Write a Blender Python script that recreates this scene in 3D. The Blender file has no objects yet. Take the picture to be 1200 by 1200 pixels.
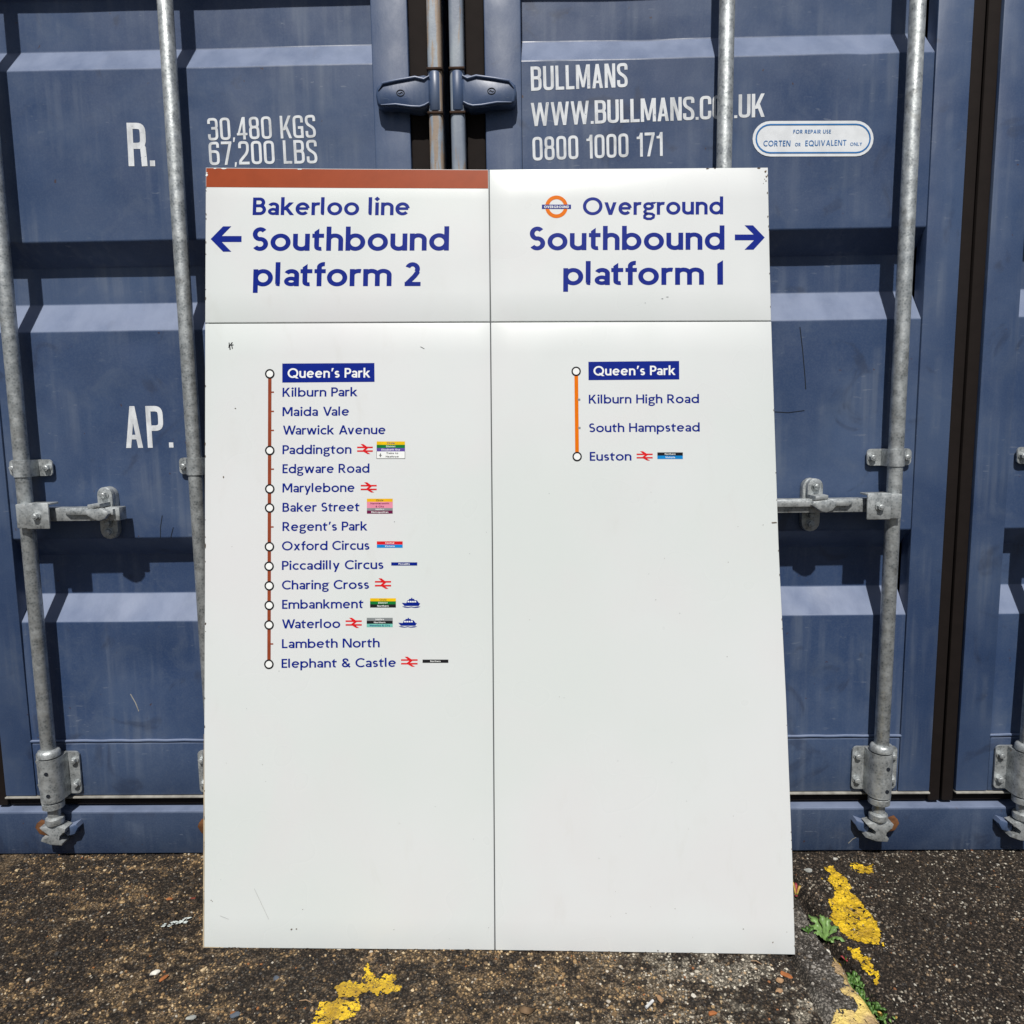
import bpy, bmesh, math, random
import numpy as np
from mathutils import Vector, Matrix

random.seed(7)
rng = np.random.default_rng(11)
S = bpy.context.scene
C = S.collection

# ------------------------------------------------------------------ camera
F_PX, PITCH, ROLL, YAW = 866.0, math.radians(6.9), math.radians(0.77), math.radians(-0.92)
CAM = np.array([0.0, -1.8, 1.1044])
_f = np.array([math.sin(YAW)*math.cos(PITCH), math.cos(YAW)*math.cos(PITCH), -math.sin(PITCH)])
_r0 = np.array([math.cos(YAW), -math.sin(YAW), 0.0])
_d0 = np.cross(_f, _r0)
_r = math.cos(ROLL)*_r0 + math.sin(ROLL)*_d0
_d = -math.sin(ROLL)*_r0 + math.cos(ROLL)*_d0
cam_data = bpy.data.cameras.new('camera')
cam = bpy.data.objects.new('camera', cam_data)
C.objects.link(cam)
M = Matrix(((_r[0], -_d[0], -_f[0], CAM[0]), (_r[1], -_d[1], -_f[1], CAM[1]),
            (_r[2], -_d[2], -_f[2], CAM[2]), (0, 0, 0, 1)))
cam.matrix_world = M
cam_data.sensor_width = 36.0
cam_data.lens = 36.0*F_PX/1200.0
cam_data.clip_start = 0.02
cam_data.clip_end = 500.0
S.camera = cam

# ------------------------------------------------------------------ world, sun
sun_dir = Vector((0.06, 1.0, -1.36)).normalized()          # the way the light travels
elev = math.asin(-sun_dir.z)
world = bpy.data.worlds.new('World')
S.world = world
world.use_nodes = True
nt = world.node_tree
for n in list(nt.nodes): nt.nodes.remove(n)
wo = nt.nodes.new('ShaderNodeOutputWorld')
bg = nt.nodes.new('ShaderNodeBackground')
sky = nt.nodes.new('ShaderNodeTexSky')
sky.sky_type = 'NISHITA'
sky.sun_disc = False
sky.sun_elevation = elev
sky.sun_rotation = math.atan2(-sun_dir.x, -sun_dir.y)
sky.air_density = 1.0
sky.dust_density = 1.5
bg.inputs['Strength'].default_value = 0.05
nt.links.new(sky.outputs[0], bg.inputs[0])
nt.links.new(bg.outputs[0], wo.inputs[0])
sd = bpy.data.lights.new('sun', 'SUN')
sd.energy = 4.7
sd.angle = math.radians(0.9)
sd.color = (1.0, 0.965, 0.91)
so = bpy.data.objects.new('sun', sd)
C.objects.link(so)
so.rotation_euler = sun_dir.to_track_quat('-Z', 'Y').to_euler()
so.location = (0, -6, 9)
S.view_settings.view_transform = 'Standard'
S.view_settings.look = 'None'
S.view_settings.exposure = 0.0
S.view_settings.gamma = 1.0

# ------------------------------------------------------------------ helpers
def sight(x, y):
    return (x-600.0)/F_PX*_r + (y-600.0)/F_PX*_d + _f

def on_plane(x, y, p0, n):
    v = sight(x, y)
    t = np.dot(np.asarray(p0)-CAM, n)/np.dot(v, n)
    return CAM + v*t

def on_depth(x, y, Y=0.0): return on_plane(x, y, (0, Y, 0), np.array([0, 1.0, 0]))
def on_ground(x, y): return on_plane(x, y, (0, 0, 0), np.array([0, 0, 1.0]))

ORIG = {}          # world origin of every object made here (nothing is rotated)

def finish(me, mat, smooth=None):
    if mat is not None:
        me.materials.append(mat)
    if smooth is not None:
        for p in me.polygons: p.use_smooth = True
        me.set_sharp_from_angle(angle=math.radians(smooth))

def link(o, origin, parent):
    C.objects.link(o)
    po = ORIG[parent.name] if parent else Vector((0, 0, 0))
    o.parent = parent
    o.location = Vector(origin) - po
    ORIG[o.name] = Vector(origin)
    return o

def obj(name, src, mat, parent=None, smooth=None, origin=None):
    """src: a bmesh in world coordinates, or (verts, faces)"""
    me = bpy.data.meshes.new(name)
    if isinstance(src, tuple):
        me.from_pydata([tuple(v) for v in src[0]], [], [tuple(f) for f in src[1]])
    else:
        src.normal_update()
        src.to_mesh(me); src.free()
    co = np.empty(len(me.vertices)*3, 'f'); me.vertices.foreach_get('co', co)
    co = co.reshape(-1, 3)
    if origin is None:
        lo, hi = co.min(0), co.max(0)
        origin = ((lo[0]+hi[0])/2, (lo[1]+hi[1])/2, (lo[2]+hi[2])/2)
    co = co - np.array(origin, 'f')
    me.vertices.foreach_set('co', co.ravel()); me.update()
    finish(me, mat, smooth)
    return link(bpy.data.objects.new(name, me), origin, parent)

def inst(name, me, loc, parent, rot=None):
    o = bpy.data.objects.new(name, me)
    link(o, loc, parent)
    if rot: o.rotation_euler = rot
    return o

def tag(o, label=None, cat=None, group=None, kind=None):
    if label: o['label'] = label
    if cat: o['category'] = cat
    if group: o['group'] = group
    if kind: o['kind'] = kind
    return o

def thing(name, loc, label, cat, group=None):
    o = bpy.data.objects.new(name, None)
    o.empty_display_size = 0.1
    link(o, loc, None)
    return tag(o, label, cat, group)

def box(bm, x0, x1, y0, y1, z0, z1, bev=0.0, seg=2):
    if x0 > x1: x0, x1 = x1, x0
    vs = [bm.verts.new((x, y, z)) for x in (x0, x1) for y in (y0, y1) for z in (z0, z1)]
    fs = [(0, 1, 3, 2), (4, 6, 7, 5), (0, 4, 5, 1), (2, 3, 7, 6), (0, 2, 6, 4), (1, 5, 7, 3)]
    faces = [bm.faces.new([vs[i] for i in f]) for f in fs]
    if bev > 0:
        es = list({e for f in faces for e in f.edges})
        bmesh.ops.bevel(bm, geom=es, offset=bev, segments=seg, affect='EDGES', profile=0.5)
    return bm

def cyl(bm, p0, p1, r, n=24, r1=None):
    p0, p1 = Vector(p0), Vector(p1)
    r1 = r if r1 is None else r1
    ax = (p1-p0).normalized()
    a = ax.orthogonal().normalized(); b = ax.cross(a)
    A = [bm.verts.new(p0+(a*math.cos(t)+b*math.sin(t))*r) for t in [2*math.pi*i/n for i in range(n)]]
    B = [bm.verts.new(p1+(a*math.cos(t)+b*math.sin(t))*r1) for t in [2*math.pi*i/n for i in range(n)]]
    for i in range(n):
        j = (i+1) % n
        bm.faces.new((A[i], A[j], B[j], B[i]))
    bm.faces.new(A[::-1]); bm.faces.new(B)
    return bm

def lathe_z(bm, cx, cy, prof, n=28):
    """prof: list of (r, z) from bottom to top"""
    rings = []
    for r, z in prof:
        rings.append([bm.verts.new((cx+r*math.cos(2*math.pi*i/n), cy+r*math.sin(2*math.pi*i/n), z)) for i in range(n)])
    for k in range(len(rings)-1):
        for i in range(n):
            j = (i+1) % n
            bm.faces.new((rings[k][i], rings[k][j], rings[k+1][j], rings[k+1][i]))
    bm.faces.new(rings[0][::-1]); bm.faces.new(rings[-1])
    return bm

def prism_xz(bm, pts, y0, y1, bev=0.0):
    """outline in X/Z extruded from y0 (front) to y1 (back)"""
    area = sum(pts[i][0]*pts[(i+1) % len(pts)][1]-pts[(i+1) % len(pts)][0]*pts[i][1] for i in range(len(pts)))
    if area < 0: pts = pts[::-1]
    A = [bm.verts.new((x, y0, z)) for x, z in pts]
    B = [bm.verts.new((x, y1, z)) for x, z in pts]
    n = len(pts)
    f0 = bm.faces.new(A)
    bm.faces.new(B[::-1])
    for i in range(n):
        j = (i+1) % n
        bm.faces.new((A[j], A[i], B[i], B[j]))
    if bev > 0:
        bmesh.ops.bevel(bm, geom=list(f0.edges), offset=bev, segments=2, affect='EDGES', profile=0.5)
    return bm

def tube(bm, pts, r, n=10):
    pts = [Vector(p) for p in pts]
    rings = []
    for i, p in enumerate(pts):
        t = (pts[min(i+1, len(pts)-1)]-pts[max(i-1, 0)]).normalized()
        a = t.cross(Vector((0, 1, 0))).normalized(); b = t.cross(a)
        rr = r if not isinstance(r, (list, tuple)) else r[i]
        rings.append([bm.verts.new(p+(a*math.cos(2*math.pi*k/n)+b*math.sin(2*math.pi*k/n))*rr) for k in range(n)])
    for q in range(len(rings)-1):
        for k in range(n):
            j = (k+1) % n
            bm.faces.new((rings[q][k], rings[q][j], rings[q+1][j], rings[q+1][k]))
    bm.faces.new(rings[0][::-1]); bm.faces.new(rings[-1])
    return bm

def vnoise(x, y, scale, seed):
    r = np.random.default_rng(seed).random((257, 257))
    u, v = np.asarray(x)*scale, np.asarray(y)*scale
    iu, iv = np.floor(u).astype(int), np.floor(v).astype(int)
    fu, fv = u-iu, v-iv
    fu, fv = fu*fu*(3-2*fu), fv*fv*(3-2*fv)
    g = lambda a, b: r[a % 257, b % 257]
    return (g(iu, iv)*(1-fu)*(1-fv)+g(iu+1, iv)*fu*(1-fv)+g(iu, iv+1)*(1-fu)*fv+g(iu+1, iv+1)*fu*fv)*2-1

# ------------------------------------------------------------------ materials
def srgb(r, g, b):
    f = lambda c: (c/255/12.92 if c/255 <= 0.04045 else ((c/255+0.055)/1.055)**2.4)
    return (f(r)*.84, f(g)*.84, f(b)*.84, 1)

class Mat:
    def __init__(s, name, col=(0.5, 0.5, 0.5), rough=0.5, metal=0.0, spec=0.5):
        s.m = bpy.data.materials.new(name); s.m.use_nodes = True
        s.t = s.m.node_tree; s.p = s.t.nodes['Principled BSDF']
        s.p.inputs['Base Color'].default_value = tuple(col[:3])+(1,)
        s.p.inputs['Roughness'].default_value = rough
        s.p.inputs['Metallic'].default_value = metal
        s.p.inputs['Specular IOR Level'].default_value = spec
        s.geo = s.t.nodes.new('ShaderNodeNewGeometry')
    def n(s, k): return s.t.nodes.new(k)
    def l(s, a, b): s.t.links.new(a, b)
    def coord(s, sc=(1, 1, 1)):
        m = s.n('ShaderNodeMapping'); m.inputs['Scale'].default_value = sc
        s.l(s.geo.outputs['Position'], m.inputs['Vector']); return m.outputs[0]
    def noise(s, scale, detail=4, sc=(1, 1, 1), rough=0.55, dist=0):
        n = s.n('ShaderNodeTexNoise'); n.inputs['Scale'].default_value = scale
        n.inputs['Detail'].default_value = detail; n.inputs['Roughness'].default_value = rough
        n.inputs['Distortion'].default_value = dist
        s.l(s.coord(sc), n.inputs['Vector']); return n.outputs['Fac']
    def vor(s, scale, feature='F1', out='Distance', sc=(1, 1, 1)):
        n = s.n('ShaderNodeTexVoronoi'); n.feature = feature; n.inputs['Scale'].default_value = scale
        s.l(s.coord(sc), n.inputs['Vector']); return n.outputs[out]
    def ramp(s, x, stops):
        r = s.n('ShaderNodeValToRGB'); r.color_ramp.interpolation = 'EASE'; e = r.color_ramp.elements
        while len(e) < len(stops): e.new(0.5)
        for q, (p, c) in zip(e, stops):
            q.position = p; q.color = (c, c, c, 1) if isinstance(c, (int, float)) else tuple(c[:3])+(1,)
        s.l(x, r.inputs['Fac']); return r.outputs['Color']
    def mix(s, fac, a, b, mode='MIX'):
        m = s.n('ShaderNodeMix'); m.data_type = 'RGBA'; m.blend_type = mode
        for v, i in ((fac, 0), (a, 6), (b, 7)):
            if isinstance(v, (int, float)): m.inputs[i].default_value = v
            elif isinstance(v, tuple): m.inputs[i].default_value = tuple(v[:3])+(1,)
            else: s.l(v, m.inputs[i])
        return m.outputs[2]
    def math(s, op, a, b=0.0):
        m = s.n('ShaderNodeMath'); m.operation = op
        for v, i in ((a, 0), (b, 1)):
            if isinstance(v, (int, float)): m.inputs[i].default_value = v
            else: s.l(v, m.inputs[i])
        return m.outputs[0]
    def color(s, c): s.l(c, s.p.inputs['Base Color']); return s
    def rough(s, c): s.l(c, s.p.inputs['Roughness']); return s
    def bump(s, h, strength=0.3, dist=0.002):
        b = s.n('ShaderNodeBump'); b.inputs['Strength'].default_value = strength
        b.inputs['Distance'].default_value = dist
        s.l(h, b.inputs['Height']); s.l(b.outputs[0], s.p.inputs['Normal']); return s

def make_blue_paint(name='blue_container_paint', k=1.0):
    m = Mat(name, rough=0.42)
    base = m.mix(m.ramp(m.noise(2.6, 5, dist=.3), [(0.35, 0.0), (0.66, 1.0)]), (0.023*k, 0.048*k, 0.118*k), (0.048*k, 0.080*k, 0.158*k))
    streak = m.ramp(m.noise(38, 3, sc=(1, 1, 0.05)), [(0.42, 0.0), (0.72, 1.0)])
    blot = m.ramp(m.noise(5, 5, dist=0.4), [(0.40, 0.0), (0.66, 1.0)])
    dust = m.math('MULTIPLY', streak, blot)
    c = m.mix(m.math('MULTIPLY', dust, 0.50), base, (0.125, 0.155, 0.215))
    fine = m.ramp(m.noise(260, 3), [(0.35, 0.0), (0.75, 1.0)])
    c = m.mix(m.math('MULTIPLY', fine, 0.16), c, (0.11, 0.145, 0.21))
    chalk = m.ramp(m.noise(11, 7, dist=.7, rough=.65), [(0.50, 0.0), (0.74, 1.0)])
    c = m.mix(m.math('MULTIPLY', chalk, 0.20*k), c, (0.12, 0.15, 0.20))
    scuff = m.ramp(m.noise(120, 4, sc=(.25, 1, 1)), [(0.66, 0.0), (0.70, 1.0)])
    c = m.mix(m.math('MULTIPLY', m.math('MULTIPLY', scuff, blot), 0.5), c, (0.16, 0.19, 0.25))
    dark = m.ramp(m.noise(7, 6, dist=1.2), [(0.60, 0.0), (0.70, 1.0)])
    c = m.mix(m.math('MULTIPLY', dark, 0.45), c, (0.020, 0.028, 0.055))
    rust = m.ramp(m.noise(60, 5), [(0.715, 0.0), (0.74, 1.0)])
    c = m.mix(m.math('MULTIPLY', rust, 0.8), c, (0.05, 0.025, 0.02))
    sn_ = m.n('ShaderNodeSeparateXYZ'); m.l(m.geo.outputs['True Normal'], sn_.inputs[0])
    lit_ledge = m.math('MULTIPLY', m.ramp(sn_.outputs[2], [(0.25, 0.0), (0.55, 1.0)]), m.ramp(m.noise(16, 5, sc=(1, 1, .25)), [(0.25, 0.62), (0.7, 1.0)]))
    c = m.mix(m.math('MULTIPLY', lit_ledge, 0.85), c, (0.185, 0.225, 0.33))  # up-facing slopes lightened: sunlit sheen put into the colour along with dust
    m.color(c)
    m.rough(m.ramp(m.noise(9, 4), [(0.3, 0.36), (0.7, 0.56)]))
    h = m.math('ADD', m.math('MULTIPLY', m.noise(3.5, 2), 1.0), m.math('MULTIPLY', m.noise(90, 3, sc=(1, 1, 0.4)), 0.035))
    m.bump(h, 0.55, 0.012)
    return m.m

def make_galv():
    m = Mat('galvanised_steel', rough=0.5, metal=0.6)
    a = m.mix(m.ramp(m.noise(45, 5), [(0.3, 0.0), (0.7, 1.0)]), (0.17, 0.19, 0.20), (0.44, 0.47, 0.48))
    sp = m.ramp(m.vor(170, out='Distance'), [(0.15, 0.0), (0.6, 1.0)])
    a = m.mix(m.math('MULTIPLY', sp, 0.35), a, (0.64, 0.66, 0.66))
    d = m.ramp(m.noise(20, 6, dist=0.8), [(0.56, 0.0), (0.66, 1.0)])
    a = m.mix(m.math('MULTIPLY', d, 0.32), a, (0.17, 0.165, 0.15))
    r = m.ramp(m.noise(30, 5), [(0.70, 0.0), (0.76, 1.0)])
    a = m.mix(m.math('MULTIPLY', r, 0.7), a, (0.20, 0.10, 0.04))
    m.color(a); m.rough(m.ramp(m.noise(60, 3), [(0.3, 0.38), (0.7, 0.62)]))
    m.bump(m.noise(160, 4), 0.35, 0.0015)
    return m.m

def make_post(name='weathered_blue_grey_post', th=0.56, k=0.6):
    m = Mat(name, rough=0.5)
    a = m.mix(m.ramp(m.noise(14, 4, sc=(1, 1, 0.3)), [(0.35, 0.0), (0.65, 1.0)]), (0.13, 0.16, 0.22), (0.26, 0.30, 0.34))
    r = m.ramp(m.noise(26, 5, sc=(3, 1, 0.35)), [(th, 0.0), (th+.10, 1.0)])
    a = m.mix(m.math('MULTIPLY', r, k), a, (0.26, 0.17, 0.09))
    e_ = m.ramp(m.noise(70, 4), [(.62, 0.0), (.68, 1.0)])
    a = m.mix(m.math('MULTIPLY', m.math('MULTIPLY', e_, r), k), a, (0.11, 0.045, 0.018))
    m.color(a); m.bump(m.noise(120, 3), 0.3, 0.001)
    return m.m

def make_enamel():
    m = Mat('white_vitreous_enamel', rough=0.33, spec=0.40)
    a = m.mix(m.ramp(m.noise(1.6, 3), [(0.3, 0.0), (0.7, 1.0)]), (0.592, 0.632, 0.620), (0.628, 0.650, 0.656))
    tint = m.ramp(m.noise(3.1, 4, dist=.6), [(0.45, 0.0), (0.72, 1.0)])
    a = m.mix(m.math('MULTIPLY', tint, 0.5), a, (0.618, 0.615, 0.622))
    grime = m.math('MULTIPLY', m.ramp(m.noise(26, 5, sc=(1, 1, .35), dist=.5), [(0.55, 0.0), (0.75, 1.0)]), m.ramp(m.noise(2.4, 3), [(.45, 0.0), (.65, 1.0)]))
    a = m.mix(m.math('MULTIPLY', grime, 0.10), a, (0.42, 0.40, 0.34))
    sp = m.ramp(m.noise(420, 2), [(0.72, 0.0), (0.78, 1.0)])
    a = m.mix(m.math('MULTIPLY', sp, 0.22), a, (0.35, 0.33, 0.28))
    m.color(a)
    m.rough(m.ramp(m.noise(5, 2), [(0.3, 0.26), (0.7, 0.36)]))
    m.bump(m.math('ADD', m.noise(2.1, 0), m.math('MULTIPLY', m.noise(650, 1), 0.01)), 0.10, 0.05)
    return m.m

def flat(name, col, rough=0.3, var=0.08, spec=0.18):
    m = Mat(name, rough=rough, spec=spec)
    c = tuple(col[:3])
    d = tuple(x*(1-var*2) for x in c)
    m.color(m.mix(m.ramp(m.noise(35, 4), [(0.35, 0.0), (0.7, 1.0)]), c, d))
    return m.m

def worn(name, c):
    m = Mat(name, rough=0.45, spec=.25)
    a = m.mix(m.ramp(m.noise(55, 5, sc=(1, 1, .4)), [(.40, 0.0), (.72, 1.0)]), c, tuple(x*.72 for x in c))
    a = m.mix(m.ramp(m.noise(190, 4), [(.68, 0.0), (.72, 1.0)]), a, (.12, .15, .21))
    m.color(a); return m.m

MAT = dict(
    blue=make_blue_paint(), blue_rail=make_blue_paint('darker_blue_rail_paint', 0.82), blue_sill=make_blue_paint('darker_blue_sill_paint', 0.62), galv=make_galv(), post=make_post(), post_rusty=make_post('rust_stained_post', 0.44, 0.75), enamel=make_enamel(),  # bottom rail and sill take darker copies of the door blue
    gasket=flat('black_rubber_gasket', (0.012, 0.0085, 0.0075), 0.85),
    lip=flat('pale_weathered_seal', (0.33, 0.32, 0.29), 0.7, 0.2),
    white_letter=worn('white_vinyl_letter', (0.70, 0.73, 0.76)),
    sign_blue=flat('sign_blue', srgb(4, 34, 136), 0.4, 0.04, 0.12),
    sign_red=flat('brown_line_red', srgb(160, 72, 38), 0.35, 0.04, 0.15),
    brown=flat('brown_line', srgb(150, 72, 46), 0.25),
    orange=flat('roundel_orange', srgb(232, 118, 0), 0.25, 0.03),
    black=flat('printed_black', (0.012, 0.012, 0.014), 0.3),
    grey_rule=flat('grey_rule', (0.075, 0.08, 0.085), 0.4),
    print_white=flat('printed_white', (0.76, 0.78, 0.77), 0.3, 0.02),
    red=flat('printed_red', srgb(222, 28, 34), 0.3),
    yellow=flat('printed_yellow', srgb(246, 200, 10), 0.3),
    amber=flat('printed_amber', srgb(240, 185, 20), 0.3),
    green=flat('printed_green', srgb(20, 125, 55), 0.3),
    purple=flat('printed_purple', srgb(100, 80, 165), 0.3),
    pink=flat('printed_pink', srgb(232, 145, 170), 0.3),
    silver=flat('printed_grey', srgb(140, 146, 148), 0.3),
    magenta=flat('printed_dark_magenta', srgb(112, 22, 72), 0.3),
    sky=flat('printed_light_blue', srgb(15, 140, 215), 0.3),
    teal=flat('printed_teal', srgb(120, 200, 185), 0.3),
    cyanprint=flat('sticker_blue', srgb(60, 125, 190), 0.4),
    sticker=flat('sticker_white', (0.74, 0.77, 0.80), 0.35, 0.05),
    board=flat('backing_board', (0.16, 0.13, 0.10), 0.8, 0.2),
    chip=flat('chipped_enamel', (0.12, 0.085, 0.05), 0.8, 0.3),
    scratch=flat('dark_scratch', (0.018, 0.022, 0.03), 0.5),
    rust=flat('rusted_steel', (0.16, 0.07, 0.03), 0.8, 0.3),
    tan_edge=flat('bare_enamel_edge', (0.46, 0.38, 0.26), 0.6, 0.15),
    faint=flat('faint_scratch', (0.40, 0.41, 0.40), 0.6),
    lug=flat('dark_rusty_lug', (0.055, 0.032, 0.022), 0.8, 0.3),
    roof=flat('dark_void', (0.02, 0.022, 0.03), 0.9),
    leaf=None, leaf2=None)

# ------------------------------------------------------------------ lettering: strokes drawn as flat ribbons
class Glyphs:
    def __init__(s, w): s.w = w; s.h = w/2; s.polys = []
    def V(s, x, y0, y1): s.polys.append([(x-s.h, y0), (x+s.h, y0), (x+s.h, y1), (x-s.h, y1)])
    def H(s, x0, x1, y, k=1.0): s.polys.append([(x0, y-s.h*k), (x1, y-s.h*k), (x1, y+s.h*k), (x0, y+s.h*k)])
    def D(s, x0, y0, x1, y1, k=1.0):
        L = math.hypot(x1-x0, y1-y0); hw = s.h*k*L/abs(y1-y0)
        s.polys.append([(x0-hw, y0), (x0+hw, y0), (x1+hw, y1), (x1-hw, y1)])
    def P(s, *pts): s.polys.append(list(pts))
    def A(s, cx, cy, rx, ry, a0, a1, k=1.0):
        n = max(6, int(abs(a1-a0)/9))
        pts = [(cx+rx*math.cos(math.radians(a0+(a1-a0)*i/n)), cy+ry*math.sin(math.radians(a0+(a1-a0)*i/n))) for i in range(n+1)]
        s.R(pts, abs(a1-a0) >= 359.9, k)
    def R(s, pts, closed=False, k=1.0):
        if closed and math.dist(pts[0], pts[-1]) < 1e-6: pts = pts[:-1]
        n = len(pts); L = []; Rr = []
        for i in range(n):
            a = pts[(i-1) % n] if (closed or i > 0) else None
            b = pts[(i+1) % n] if (closed or i < n-1) else None
            p = pts[i]
            d1 = (p[0]-a[0], p[1]-a[1]) if a else (b[0]-p[0], b[1]-p[1])
            d2 = (b[0]-p[0], b[1]-p[1]) if b else d1
            l1, l2 = math.hypot(*d1) or 1, math.hypot(*d2) or 1
            n1 = (-d1[1]/l1, d1[0]/l1); n2 = (-d2[1]/l2, d2[0]/l2)
            m = (n1[0]+n2[0], n1[1]+n2[1]); ml = math.hypot(*m) or 1
            m = (m[0]/ml, m[1]/ml); q = s.h*k/max(0.35, m[0]*n1[0]+m[1]*n1[1])
            L.append((p[0]+m[0]*q, p[1]+m[1]*q)); Rr.append((p[0]-m[0]*q, p[1]-m[1]*q))
        s.polys.append(('strip', L, Rr, closed))
    def C(s, pts, r, closed=False, k=1.0):
        """polyline with rounded corners"""
        out = []; n = len(pts)
        for i, p in enumerate(pts):
            if not closed and i in (0, n-1): out.append(p); continue
            a, b = pts[(i-1) % n], pts[(i+1) % n]
            da, db = math.dist(a, p), math.dist(b, p)
            rr = min(r, da*0.5, db*0.5)
            p0 = (p[0]+(a[0]-p[0])*rr/da, p[1]+(a[1]-p[1])*rr/da)
            p1 = (p[0]+(b[0]-p[0])*rr/db, p[1]+(b[1]-p[1])*rr/db)
            for t in (0, .17, .34, .5, .66, .83, 1):
                # a slightly rounder blend than a plain quadratic
                c = 0.12*math.sin(math.pi*t)
                x = (1-t)**2*p0[0]+2*t*(1-t)*p[0]+t*t*p1[0]; y = (1-t)**2*p0[1]+2*t*(1-t)*p[1]+t*t*p1[1]
                out.append((x+(p[0]-x)*c, y+(p[1]-y)*c))
        o2 = [out[0]]
        for q in out[1:]:
            if math.dist(q, o2[-1]) > 4e-3: o2.append(q)
        if closed and math.dist(o2[0], o2[-1]) <= 4e-3: o2.pop()
        s.R(o2, closed, k)

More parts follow.
